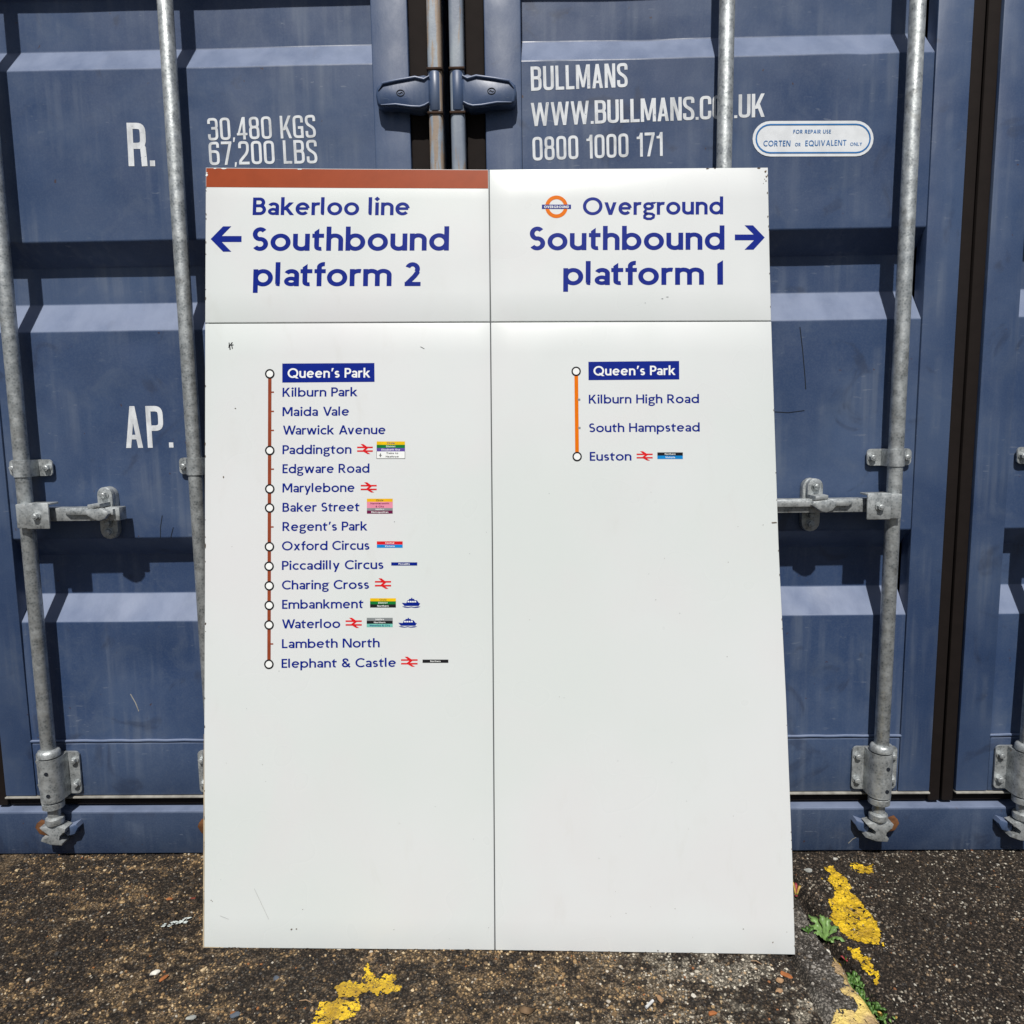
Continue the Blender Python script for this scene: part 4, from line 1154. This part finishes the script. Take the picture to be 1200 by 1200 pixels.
def make_ground():
    m = Mat('weathered_exposed_aggregate_concrete', rough=0.88, spec=0.3)
    at = m.n('ShaderNodeAttribute'); at.attribute_name = 'zone'
    cell = m.vor(210, out='Color')
    sep = m.n('ShaderNodeSeparateColor'); m.l(cell, sep.inputs[0])
    pal = m.ramp(sep.outputs[0], [(0.0, (0.018, 0.014, 0.011)), (0.42, (0.045, 0.033, 0.024)), (0.62, (0.115, 0.085, 0.058)), (0.78, (0.21, 0.155, 0.10)), (0.92, (0.09, 0.088, 0.085)), (1.0, (0.32, 0.28, 0.22))])
    pal2 = m.ramp(sep.outputs[1], [(0.0, (0.022, 0.020, 0.018)), (0.5, (0.085, 0.078, 0.068)), (0.8, (0.20, 0.185, 0.16)), (1.0, (0.34, 0.32, 0.28))])
    pal3 = m.ramp(sep.outputs[2], [(0.0, (0.015, 0.012, 0.010)), (0.55, (0.048, 0.036, 0.027)), (0.85, (0.11, 0.083, 0.060)), (1.0, (0.22, 0.18, 0.14))])
    edge = m.ramp(m.vor(210, out='Distance'), [(0.25, 1.0), (0.62, 0.28)])
    # mortar between the stones: dark, with tan or cream patches
    ab = m.n('ShaderNodeAttribute'); ab.attribute_name = 'blotch'
    ap = m.n('ShaderNodeAttribute'); ap.attribute_name = 'pale_side'
    tone = m.mix(ap.outputs['Fac'], (0.27, 0.175, 0.085), (0.46, 0.41, 0.32))
    slab = m.mix(m.math('MULTIPLY', ab.outputs['Fac'], 0.72), m.mix(0.5, pal, (0.020, 0.014, 0.010)), m.mix(0.35, tone, pal2))
    z2 = m.ramp(at.outputs['Fac'], [(0.24, 0.0), (0.26, 1.0)])
    z3 = m.ramp(at.outputs['Fac'], [(0.74, 0.0), (0.76, 1.0)])
    strip = m.mix(m.ramp(m.noise(14, 6), [(0.4, 0.0), (0.62, 1.0)]), m.mix(0.6, pal3, (0.075, 0.066, 0.056)), m.mix(0.5, pal2, (0.34, 0.31, 0.27)))
    c = m.mix(z2, slab, strip); c = m.mix(z3, c, pal3)
    c = m.mix(1.0, c, edge, 'MULTIPLY')
    moss = m.ramp(m.noise(3.2, 6, dist=.6), [(0.50, 0.0), (0.68, 1.0)])
    c = m.mix(m.math('MULTIPLY', moss, 0.35), c, (0.018, 0.013, 0.009))
    m.color(c)
    h = m.math('ADD', m.math('MULTIPLY', m.vor(210), -0.8), m.math('MULTIPLY', m.noise(500, 3), 0.5))
    m.bump(h, 0.9, 0.0035)
    return m.m
MAT['ground'] = make_ground()
me.materials.append(MAT['ground'])
g = bpy.data.objects.new('ground', me); C.objects.link(g)
tag(g, 'dark weathered concrete ground with exposed aggregate and cracked joints', kind='structure')

# yellow paint: irregular worn patches lying on the ground
def in_poly(x, y, P_):
    c = np.zeros(x.shape, bool); n = len(P_)
    for i in range(n):
        (x0, y0), (x1, y1) = P_[i], P_[(i+1) % n]
        cond = ((y0 > y) != (y1 > y))
        with np.errstate(divide='ignore', invalid='ignore'):
            xi = (x1-x0)*(y-y0)/(y1-y0)+x0
        c ^= cond & (x < xi)
    return c
def make_yellow(name, col, wear):
    m = Mat(name, rough=0.6)
    a = m.mix(m.ramp(m.noise(18, 5), [(0.35, 0.0), (0.65, 1.0)]), col, (col[0]*.50, col[1]*.46, col[2]*.9))
    ridge = m.math('MULTIPLY', m.ramp(m.vor(95, 'DISTANCE_TO_EDGE'), [(0.0, 1.0), (0.09, 0.0)]), m.ramp(m.noise(30, 3), [(.42, 0.0), (.55, 1.0)]))
    sp = m.ramp(m.noise(240, 4), [(wear, 0.0), (wear+.05, 1.0)])
    a = m.mix(m.math('MULTIPLY', ridge, 0.75), a, (0.07, 0.045, 0.015))
    a = m.mix(sp, a, (0.035, 0.025, 0.016))
    m.color(a); m.bump(m.math('ADD', m.vor(190), m.noise(300, 3)), 0.8, 0.002)
    return m.m
MAT['yellow_paint'] = make_yellow('cracked_yellow_road_paint', (0.76, 0.50, 0.012), 0.60)
MAT['yellow_pale'] = make_yellow('chalky_yellow_road_paint', (0.74, 0.56, 0.16), 0.66)
Q = lambda x, y: (900+x/5.716, 990+y/5.716)
W4 = lambda x, y: (350+x/8.0, 1110+y/8.0)
yellow_patches = [
    ('yellow_paint', [Q(*p) for p in ((405, 372), (440, 360), (455, 310), (520, 290), (590, 345), (660, 430), (715, 500), (752, 570), (745, 672), (640, 655), (560, 640), (520, 610), (490, 580), (440, 520), (412, 500), (425, 450))], 'wide cracked yellow paint patch beside the weeds right of the sign'),
    ('yellow_paint', [Q(*p) for p in ((375, 155), (430, 140), (465, 185), (520, 225), (560, 300), (460, 305), (430, 270), (400, 235), (420, 195))], None),
    ('yellow_paint', [Q(*p) for p in ((540, 125), (600, 120), (650, 150), (705, 135), (708, 195), (640, 200), (570, 180))], None),
    ('yellow_paint', [Q(*p) for p in ((550, 715), (620, 700), (655, 750), (690, 770), (700, 820), (745, 880), (738, 945), (705, 930), (690, 880), (640, 830), (590, 770))], None),
    ('yellow_paint', [Q(*p) for p in ((535, 690), (560, 680), (566, 705), (540, 714))], None),
    ('yellow_paint', [Q(*p) for p in ((760, 655), (785, 660), (780, 682), (758, 675))], None),
    ('yellow_paint', [Q(*p) for p in ((450, 705), (480, 720), (498, 735), (480, 745), (455, 722))], None),
    ('yellow_paint', [Q(*p) for p in ((355, 235), (375, 235), (372, 250), (356, 248))], None),
    ('yellow_pale', [Q(*p) for p in ((435, 765), (475, 755), (520, 820), (570, 890), (610, 960), (660, 1040), (700, 1120), (770, 1200), (840, 1330), (700, 1330), (600, 1300), (450, 1300), (430, 1210), (445, 1125), (520, 1120), (590, 1130), (600, 1080), (560, 1050), (490, 1005), (485, 980), (520, 965), (500, 900), (440, 860))], 'pale yellow paint strip along the crack'),
    ('yellow_paint', [W4(*p) for p in ((335, 375), (410, 325), (480, 320), (500, 345), (545, 320), (580, 335), (620, 260), (632, 230), (625, 190), (655, 150), (690, 160), (665, 190), (690, 240), (735, 295), (790, 262), (870, 262), (935, 285), (925, 320), (880, 355), (960, 388), (945, 412), (870, 420), (820, 445), (735, 458), (720, 430), (640, 425), (590, 440), (550, 465), (500, 470), (440, 470), (390, 480), (360, 440))], None),
    ('yellow_paint', [W4(*p) for p in ((215, 520), (300, 510), (375, 480), (420, 510), (470, 512), (535, 520), (540, 470), (565, 468), (568, 640), (480, 680), (380, 710), (350, 690), (290, 700), (262, 650), (200, 635), (160, 625))], None),
    ('yellow_paint', [W4(*p) for p in ((140, 650), (200, 640), (260, 660), (300, 705), (290, 780), (260, 860), (90, 860), (100, 760))], None),
]
pv, pq = {}, {}
YST = 0.0020
for mname, poly, lab in yellow_patches:
    P_ = [tuple(on_ground(*p)[:2]) for p in poly]
    xs, ys = [p[0] for p in P_], [p[1] for p in P_]
    ax = np.arange(min(xs)-.012, max(xs)+.012, YST); ay = np.arange(min(ys)-.012, max(ys)+.012, YST)
    AX, AY = np.meshgrid(ax, ay)
    cxn = (AX[:-1, :-1]+AX[1:, 1:])/2; cyn = (AY[:-1, :-1]+AY[1:, 1:])/2
    ins = in_poly(cxn+0.004*vnoise(cxn, cyn, 90, 21)+.002*vnoise(cxn, cyn, 230, 25), cyn+0.004*vnoise(cxn, cyn, 90, 22)+.002*vnoise(cxn, cyn, 230, 26), P_)
    hole = vnoise(cxn, cyn, 120, 23)*0.6+vnoise(cxn, cyn, 280, 24)*0.5
    hole += .38*vnoise(cxn, cyn, 45, 28)
    ins &= hole > (-0.50 if mname == 'yellow_paint' else -0.62)
    Z = ground_h(AX, AY)+0.0016+0.0005*vnoise(AX, AY, 300, 27)
    b = sum(len(v) for v in pv.get(mname, []))
    idx = np.arange(AX.size).reshape(AX.shape)
    f = np.stack([idx[:-1, :-1][ins], idx[:-1, 1:][ins], idx[1:, 1:][ins], idx[1:, :-1][ins]], 1)
    used = np.unique(f); remap = np.zeros(AX.size, int); remap[used] = np.arange(len(used))
    V_ = np.stack([AX.ravel(), AY.ravel(), Z.ravel()], 1)[used]
    # a thickness: lower copy of the rim is not seen at 1 mm, so the sheet alone hugs the ground
    pv.setdefault(mname, []).append(V_); pq.setdefault(mname, []).append(remap[f]+b)
for mname, lab in (('yellow_paint', 'bright cracked yellow paint patches on the ground'), ('yellow_pale', 'pale yellow paint strip along the crack at bottom right')):
    me = fast_mesh('yellow_marking', np.vstack(pv[mname]), np.vstack(pq[mname]))
    me.materials.append(MAT[mname])
    o = bpy.data.objects.new('yellow_marking', me); C.objects.link(o)
    tag(o, lab, kind='structure')

# loose grit and aggregate standing proud of the concrete
def stones(n, xr, yr, seed, smin, smax, power):
    r = np.random.default_rng(seed)
    x = r.uniform(*xr, n); y = r.uniform(*yr, n)
    s = smin+(smax-smin)*r.random(n)**power
    dens = vnoise(x, y, 9, 31)*.5+.5
    a = dist_line(x, y, c1); b = dist_line(x, y, c2)
    strip = (a < 0) & (b > 0)
    keep = r.random(n) < np.where(strip, .62, .35+.65*dens)
    keep &= (np.abs(a+.004*vnoise(x, y, 60, 61)) > .012) & (np.abs(b+.003*vnoise(x, y, 60, 62)) > .0065)
    for _, poly, _l in yellow_patches:
        keep &= ~(in_poly(x, y, [tuple(on_ground(*p)[:2]) for p in poly]) & (r.random(n) < .86))
    sp = np.array([on[:2] for on in (BL, BR)])
    x, y, s, a, b = x[keep], y[keep], s[keep], a[keep], b[keep]; n = len(x)
    z = ground_h(x, y)
    K = 6
    ang = r.random(n)[:, None]*6.28+np.arange(K)*(2*np.pi/K)+r.uniform(-.25, .25, (n, K))
    el = r.uniform(.6, 1.0, n)[:, None]; ro = r.random(n)[:, None]*3.14
    rad = s[:, None]/2*r.uniform(.8, 1.15, (n, K))
    def ringpts(f, zz):
        px, py = np.cos(ang)*rad*f, np.sin(ang)*rad*f*el
        qx, qy = px*np.cos(ro)-py*np.sin(ro), px*np.sin(ro)+py*np.cos(ro)
        return np.stack([x[:, None]+qx, y[:, None]+qy, z[:, None]+zz+0*qx], 2)
    ht = (s*r.uniform(.10, .42, n))[:, None]
    tilt = r.uniform(-.25, .25, (n, 1))*np.cos(ang)*s[:, None]*.5
    lo = ringpts(1.0, -s[:, None]*.25); mi = ringpts(.96, ht*.55+tilt*.4); hi = ringpts(.55, ht+tilt)
    V_ = np.concatenate([lo, mi, hi], 1).reshape(-1, 3)
    base = (np.arange(n)*3*K)[:, None]
    F = []
    for k in range(K):
        j = (k+1) % K
        for q in (0, K):
            F.append(base+np.array([q+k, q+j, q+K+j, q+K+k]))
    F.append(base+np.array([2*K, 2*K+1, 2*K+2, 2*K+3])); F.append(base+np.array([2*K, 2*K+3, 2*K+4, 2*K+5]))
    F = np.stack(F, 1).reshape(-1, 4)
    dark = np.array([(.011, .008, .006), (.022, .015, .011), (.040, .027, .017), (.075, .050, .030), (.055, .052, .050), (.15, .10, .055), (.34, .30, .24)])
    gold = np.array([(.15, .095, .045), (.29, .185, .085), (.42, .285, .14), (.52, .40, .24), (.28, .11, .035), (.045, .03, .02), (.50, .45, .37)])
    cream = np.array([(.22, .19, .15), (.44, .40, .32), (.62, .57, .47), (.46, .33, .20), (.30, .12, .045), (.05, .04, .03), (.56, .53, .46)])
    strp = np.array([(.045, .040, .036), (.12, .11, .10), (.22, .205, .185), (.34, .315, .28), (.10, .075, .05), (.05, .045, .04), (.32, .30, .27)])
    pick = lambda P_, w_: P_[r.choice(len(P_), n, p=np.array(w_)/sum(w_))]
    cd = pick(dark, (30, 24, 18, 12, 7, 6, 2.2)); cg = pick(gold, (22, 26, 22, 9, 3, 14, 4)); cc_ = pick(cream, (24, 26, 20, 8, 2, 14, 6)); cs = pick(strp, (22, 24, 20, 12, 6, 12, 4))
    bl, ps = blotch(x, y), pale_side(x, y)
    lt = np.where((r.random(n) < ps)[:, None], cc_, cg)
    col = np.where((r.random(n) < .10+.80*bl)[:, None], lt, cd)
    instrip = ((a < 0) & (b > 0))[:, None]
    col = np.where(instrip, cs, col)
    col = np.where(((a > 0) & (r.random(n) < .42))[:, None], cd, col)
    col = col*r.uniform(.75, 1.2, (n, 1))*np.where(a > 0, .72, 1.0)[:, None]
    col = np.repeat(np.concatenate([col, np.ones((n, 1))], 1), 3*K, 0)
    return V_, F, col
ms = Mat('mixed_aggregate_stone', rough=0.8, spec=.35)
at = ms.n('ShaderNodeAttribute'); at.attribute_name = 'stone_tint'
ms.color(ms.mix(ms.math('MULTIPLY', ms.ramp(ms.noise(700, 2), [(.35, 0.0), (.7, 1.0)]), .35), at.outputs['Color'], (.05, .042, .035)))
MAT['stone'] = ms.m
for nm, lab, args in (('fine_grit', 'fine dark and tan grit over the concrete', (78000, (-1.30, 1.45), (-.72, .0), 5, .0021, .0072, 1.6)),
                 ('aggregate_stones', 'larger exposed aggregate stones bedded in the concrete', (3600, (-1.30, 1.45), (-.72, -.005), 6, .0055, .0120, 2.2))):
    V_, F, col = stones(*args)
    me = fast_mesh(nm, V_, F, smooth=False)
    ca = me.color_attributes.new('stone_tint', 'FLOAT_COLOR', 'POINT')
    ca.data.foreach_set('color', col.astype('f').ravel())
    me.materials.append(MAT['stone'])
    o = bpy.data.objects.new(nm, me); C.objects.link(o)
    tag(o, lab, kind='stuff')

# single pebbles and litter that stand out
def solid(col, name, rough=.7):
    return flat(name, col, rough, .18)
PM = dict(orange=solid((.36, .13, .045), 'orange_pebble'), tan=solid((.36, .22, .12), 'tan_pebble'), white=solid((.62, .60, .54), 'white_pebble'),
          slate=solid((.10, .12, .15), 'slate_pebble'), red=solid((.20, .045, .03), 'red_pebble'), grey=solid((.34, .35, .33), 'grey_pebble'))
def pebble(px, py, sx, sy, mat, label, rot=0.0):
    p = on_ground(px, py); z = float(ground_h(p[0], p[1]))
    bm = bmesh.new(); bmesh.ops.create_icosphere(bm, subdivisions=2, radius=1.0)
    rr = random.Random(int(px*7+py))
    ph = [rr.uniform(0, 6.28) for _ in range(6)]
    for v in bm.verts:
        c = v.co.copy(); k = 1+.16*math.sin(3*c.x+ph[0])+.14*math.sin(4*c.y+ph[1])+.07*math.sin(7*c.z+5*c.x+ph[2])
        c = c*k
        x, y = c.x*sx, c.y*sy
        v.co = (p[0]+x*math.cos(rot)-y*math.sin(rot), p[1]+x*math.sin(rot)+y*math.cos(rot), z+c.z*min(sx, sy)*.55+min(sx, sy)*.35)
    tag(obj('pebble', bm, PM[mat], None, 22), label, 'pebble', 'stand-out pebbles on the concrete')
for a_ in ((921, 1143.5, .0115, .006, 'orange', 'bright orange pebble just below the right corner of the sign', -.7), (914, 1149.5, .0085, .007, 'tan', 'rounded tan pebble left of the orange one below the sign corner', .1),
           (835, 1189.5, .008, .005, 'orange', 'orange-brown pebble near the bottom edge right of the middle', .2), (774, 1172.5, .006, .0075, 'tan', 'small upright tan pebble below the right half of the sign', .3),
           (181.5, 1141, .0105, .007, 'white', 'pale cream pebble at lower left of the photo', .6), (191.5, 1147, .0045, .0095, 'orange', 'slim orange pebble beside the pale cream one', -.5),
           (199, 1053.5, .0095, .0035, 'orange', 'thin orange stone fragment left of the sign', 0), (226, 1053.5, .0055, .0035, 'red', 'dark red fragment close to the left edge of the sign', .2),
           (324, 1146.5, .006, .006, 'slate', 'blue-grey pebble below the left half of the sign', 0), (275, 1190, .009, .006, 'slate', 'slate pebble near the bottom edge at left', .5),
           (224, 1195, .0085, .0065, 'grey', 'light grey pebble at the bottom edge at left', .2), (682, 1148.6, .0028, .0028, 'tan', 'tiny yellowish pebble under the middle of the sign', 0),
           (947, 1022.5, .0115, .006, 'grey', 'pale grey flat pebble near the container sill right of the sign', -.1), (969.5, 1103, .0075, .0085, 'white', 'white pebble in the crack under the jagged weed', .4),
           (979, 1006.5, .006, .005, 'white', 'white pebble at the top of the yellow paint by the sill', .1), (912.5, 1163, .0075, .006, 'tan', 'pinkish tan pebble low right of the sign corner', .2)):
    pebble(*a_)

# bird dropping: several thin splashes
p = on_ground(208, 1083)
bm = bmesh.new(); rr = random.Random(4)
for k in range(46):
    tt_ = rr.gauss(0, .012); ax_, ay_ = p[0]+tt_, p[1]+tt_*.45+rr.gauss(0, .0035)
    r_ = rr.uniform(.0008, .0036); n_ = 9; z = float(ground_h(ax_, ay_))+.0030+k*.00008
    vs = [bm.verts.new((ax_+r_*1.5*math.cos(2*math.pi*i/n_)*rr.uniform(.6, 1.2), ay_+r_*.8*math.sin(2*math.pi*i/n_)*rr.uniform(.6, 1.2), z)) for i in range(n_)]
    top = bm.verts.new((ax_, ay_, z+.0010))
    for i in range(n_): bm.faces.new((vs[i], vs[(i+1) % n_], top))
tag(obj('bird_dropping', bm, solid((.55, .60, .58), 'bird_dropping_white', .6)), 'splashed white bird dropping on the concrete left of the sign', 'bird dropping')
# white stick
p = on_ground(757, 1184); q = on_ground(764, 1177)
bm = bmesh.new(); cyl(bm, (p[0], p[1], .006), (q[0]+.002, q[1], .008), .0028, 10)
tag(obj('litter_stub', bm, solid((.66, .66, .66), 'white_paper_stub', .7), None, 50), 'short white stub of litter below the right half of the sign', 'litter')
# dry leaf
lp = [on_ground(*q_) for q_ in ((606, 1184), (613, 1182.5), (620, 1184.5), (628, 1187), (622, 1190), (618, 1193.5), (611, 1189))]
bm = bmesh.new(); cc = sum((Vector(v) for v in lp), Vector())/len(lp)
ctr = bm.verts.new(cc+Vector((0, 0, .012))); rim = [bm.verts.new(Vector(v)+Vector((0, 0, .004+.004*(i % 2)))) for i, v in enumerate(lp)]
for i in range(len(rim)): bm.faces.new((rim[i], rim[(i+1) % len(rim)], ctr))
ld = obj('dry_leaf', bm, solid((.20, .13, .075), 'dry_leaf_brown', .8), None, 60)
md = ld.modifiers.new('thickness', 'SOLIDIFY'); md.thickness = .0006
tag(ld, 'crumpled brown dry leaf at the bottom edge below the sign joint', 'leaf')
# twigs
for k, (a_, b_, lab) in enumerate((((351, 1175), (366, 1178), 'thin pale twig left of the lower yellow patch'), ((880, 1128), (893, 1133), 'thin twig under the right end of the sign'))):
    p, q = on_ground(*a_), on_ground(*b_); m_ = (p+q)/2
    bm = bmesh.new(); tube(bm, [(p[0], p[1], .004), (m_[0], m_[1]+.002, .007), (q[0], q[1], .005)], [.0009, .0011, .0007], 6)
    tag(obj('twig', bm, solid((.30, .20, .12), 'twig_brown', .8)), lab, 'twig')

# ------------------------------------------------------------------ weeds in the crack
def leaf_mat(name, c):
    m = Mat(name, rough=0.45, spec=.4)
    m.color(m.mix(m.ramp(m.noise(120, 4), [(.35, 0.0), (.7, 1.0)]), c, tuple(x*.6 for x in c)))
    m.p.inputs['Subsurface Weight'].default_value = 0.0
    m.p.inputs['Transmission Weight'].default_value = 0.0
    m.bump(m.noise(260, 2), .3, .001)
    return m.m
MAT['leaf'] = leaf_mat('fresh_weed_leaf', (.17, .30, .085)); MAT['leaf2'] = leaf_mat('dark_weed_leaf', (.07, .16, .03))
MAT['redleaf'] = leaf_mat('reddened_weed_leaf', (.30, .045, .05)); MAT['yleaf'] = leaf_mat('straw_weed_leaf', (.50, .33, .08))
def lobed_leaf(base, az, L, Wd, rise, mat, parent, lobes=4, rr=random):
    """a pinnate leaf with paired rounded lobes along an arching rib"""
    bm = bmesh.new(); N = lobes*6
    d = Vector((math.cos(az), math.sin(az), 0)); s_ = Vector((-d.y, d.x, 0))
    prev = None
    for i in range(N+1):
        t = i/N
        c = Vector(base)+d*(L*t)+Vector((0, 0, rise*math.sin(min(1, t*1.15)*math.pi*.62)))
        env = (math.sin(math.pi*(t*.86+.10)))**.7
        lob = .30+.70*abs(math.sin(math.pi*lobes*t+.3))**.8 if t < .8 else .9*(1-t)/.2+.05
        w_ = Wd*.5*env*lob+.0006
        droop = -w_*.22*(1+.3*math.sin(9*t))
        l_ = bm.verts.new(c+s_*w_+d*(w_*.45)+Vector((0, 0, droop+.0008*math.sin(20*t))))
        m_ = bm.verts.new(c)
        r_ = bm.verts.new(c-s_*w_+d*(w_*.45)+Vector((0, 0, droop-.0006*math.sin(17*t))))
        if prev:
            bm.faces.new((prev[0], l_, m_, prev[1])); bm.faces.new((prev[1], m_, r_, prev[2]))
        prev = (l_, m_, r_)
    bmesh.ops.recalc_face_normals(bm, faces=bm.faces[:])
    o = obj('leaf', bm, MAT[mat], parent, 180)
    md = o.modifiers.new('thickness', 'SOLIDIFY'); md.thickness = .0005
    return o
def weed(px, py, label, specs, group=None):
    p = on_ground(px, py); z = float(ground_h(p[0], p[1]))
    t = thing('weed', (p[0], p[1], z), label, 'weed', 'weeds growing in the crack')
    bm = bmesh.new(); tube(bm, [(p[0], p[1], z-.004), (p[0]+.001, p[1], z+.010)], [.0020, .0014], 7)
    obj('stem', bm, MAT['leaf2'], t, 60)
    for dx, dy, az, L, Wd, rise, mat, lb in specs:
        lobed_leaf((p[0]+dx, p[1]+dy, z+.004), math.radians(az), L*(.78 if lb > 2 else 1), Wd*(.68 if lb > 2 else 1), rise, mat, t, lb)
    return t
weed(969, 1093, 'jagged bright green weed in the crack right of the sign', [
    (0, 0, 118, .064, .030, .030, 'leaf', 4), (0, 0, 68, .042, .026, .034, 'leaf', 4), (0, 0, 172, .040, .018, .016, 'leaf', 4),
    (0, 0, 22, .040, .024, .026, 'leaf', 3), (0, 0, -52, .052, .022, .022, 'leaf', 4), (0, 0, 145, .048, .024, .022, 'leaf', 4), (0, 0, 95, .040, .024, .040, 'leaf', 3), (0, 0, -75, .030, .016, .012, 'leaf', 3)])
def clump(px, py, label, n, spread, seed, mats=('leaf2', 'leaf2', 'leaf2', 'leaf'), size=(.008, .017)):
    rr = random.Random(seed); specs = []
    for k in range(n):
        a = rr.uniform(0, 360)
        specs.append((rr.gauss(0, spread), rr.gauss(0, spread*.9), a, rr.uniform(*size), rr.uniform(.006, .011), rr.uniform(.004, .018), rr.choice(mats), 1))
    return weed(px, py, label, specs)
clump(1001, 1142, 'small dark green weed clump with rounded leaves in the middle of the crack', 38, .0095, 3)
clump(1011, 1156, 'rounded green weed clump just below the middle one in the crack', 36, .010, 5)
clump(1026, 1175, 'loose green weed clump low in the crack near the bottom right', 46, .014, 8)
clump(1036, 1184, 'sparse feathery weed clump lowest in the crack', 16, .014, 13, ('leaf2', 'leaf', 'yleaf'), (.007, .014))
weed(933, 1050, 'tiny red and straw coloured weed peeping past the right edge of the sign', [
    (0, 0, 75, .022, .006, .022, 'redleaf', 1), (0, 0, 105, .020, .005, .026, 'yleaf', 1), (0, 0, 35, .018, .005, .020, 'yleaf', 1), (0, 0, 250, .016, .007, .010, 'redleaf', 1)])
weed(991, 1119, 'tiny dark red weed below the jagged green one', [
    (0, 0, 20, .010, .005, .006, 'redleaf', 1), (0, 0, 150, .009, .005, .006, 'redleaf', 1), (0, 0, 270, .009, .004, .004, 'redleaf', 1)])
weed(947, 1094, 'small dull green weed on the concrete left of the jagged one', [
    (0, 0, 160, .014, .008, .005, 'leaf2', 1), (0, 0, 20, .014, .008, .006, 'leaf2', 1), (0, 0, 90, .010, .007, .006, 'leaf2', 1)])
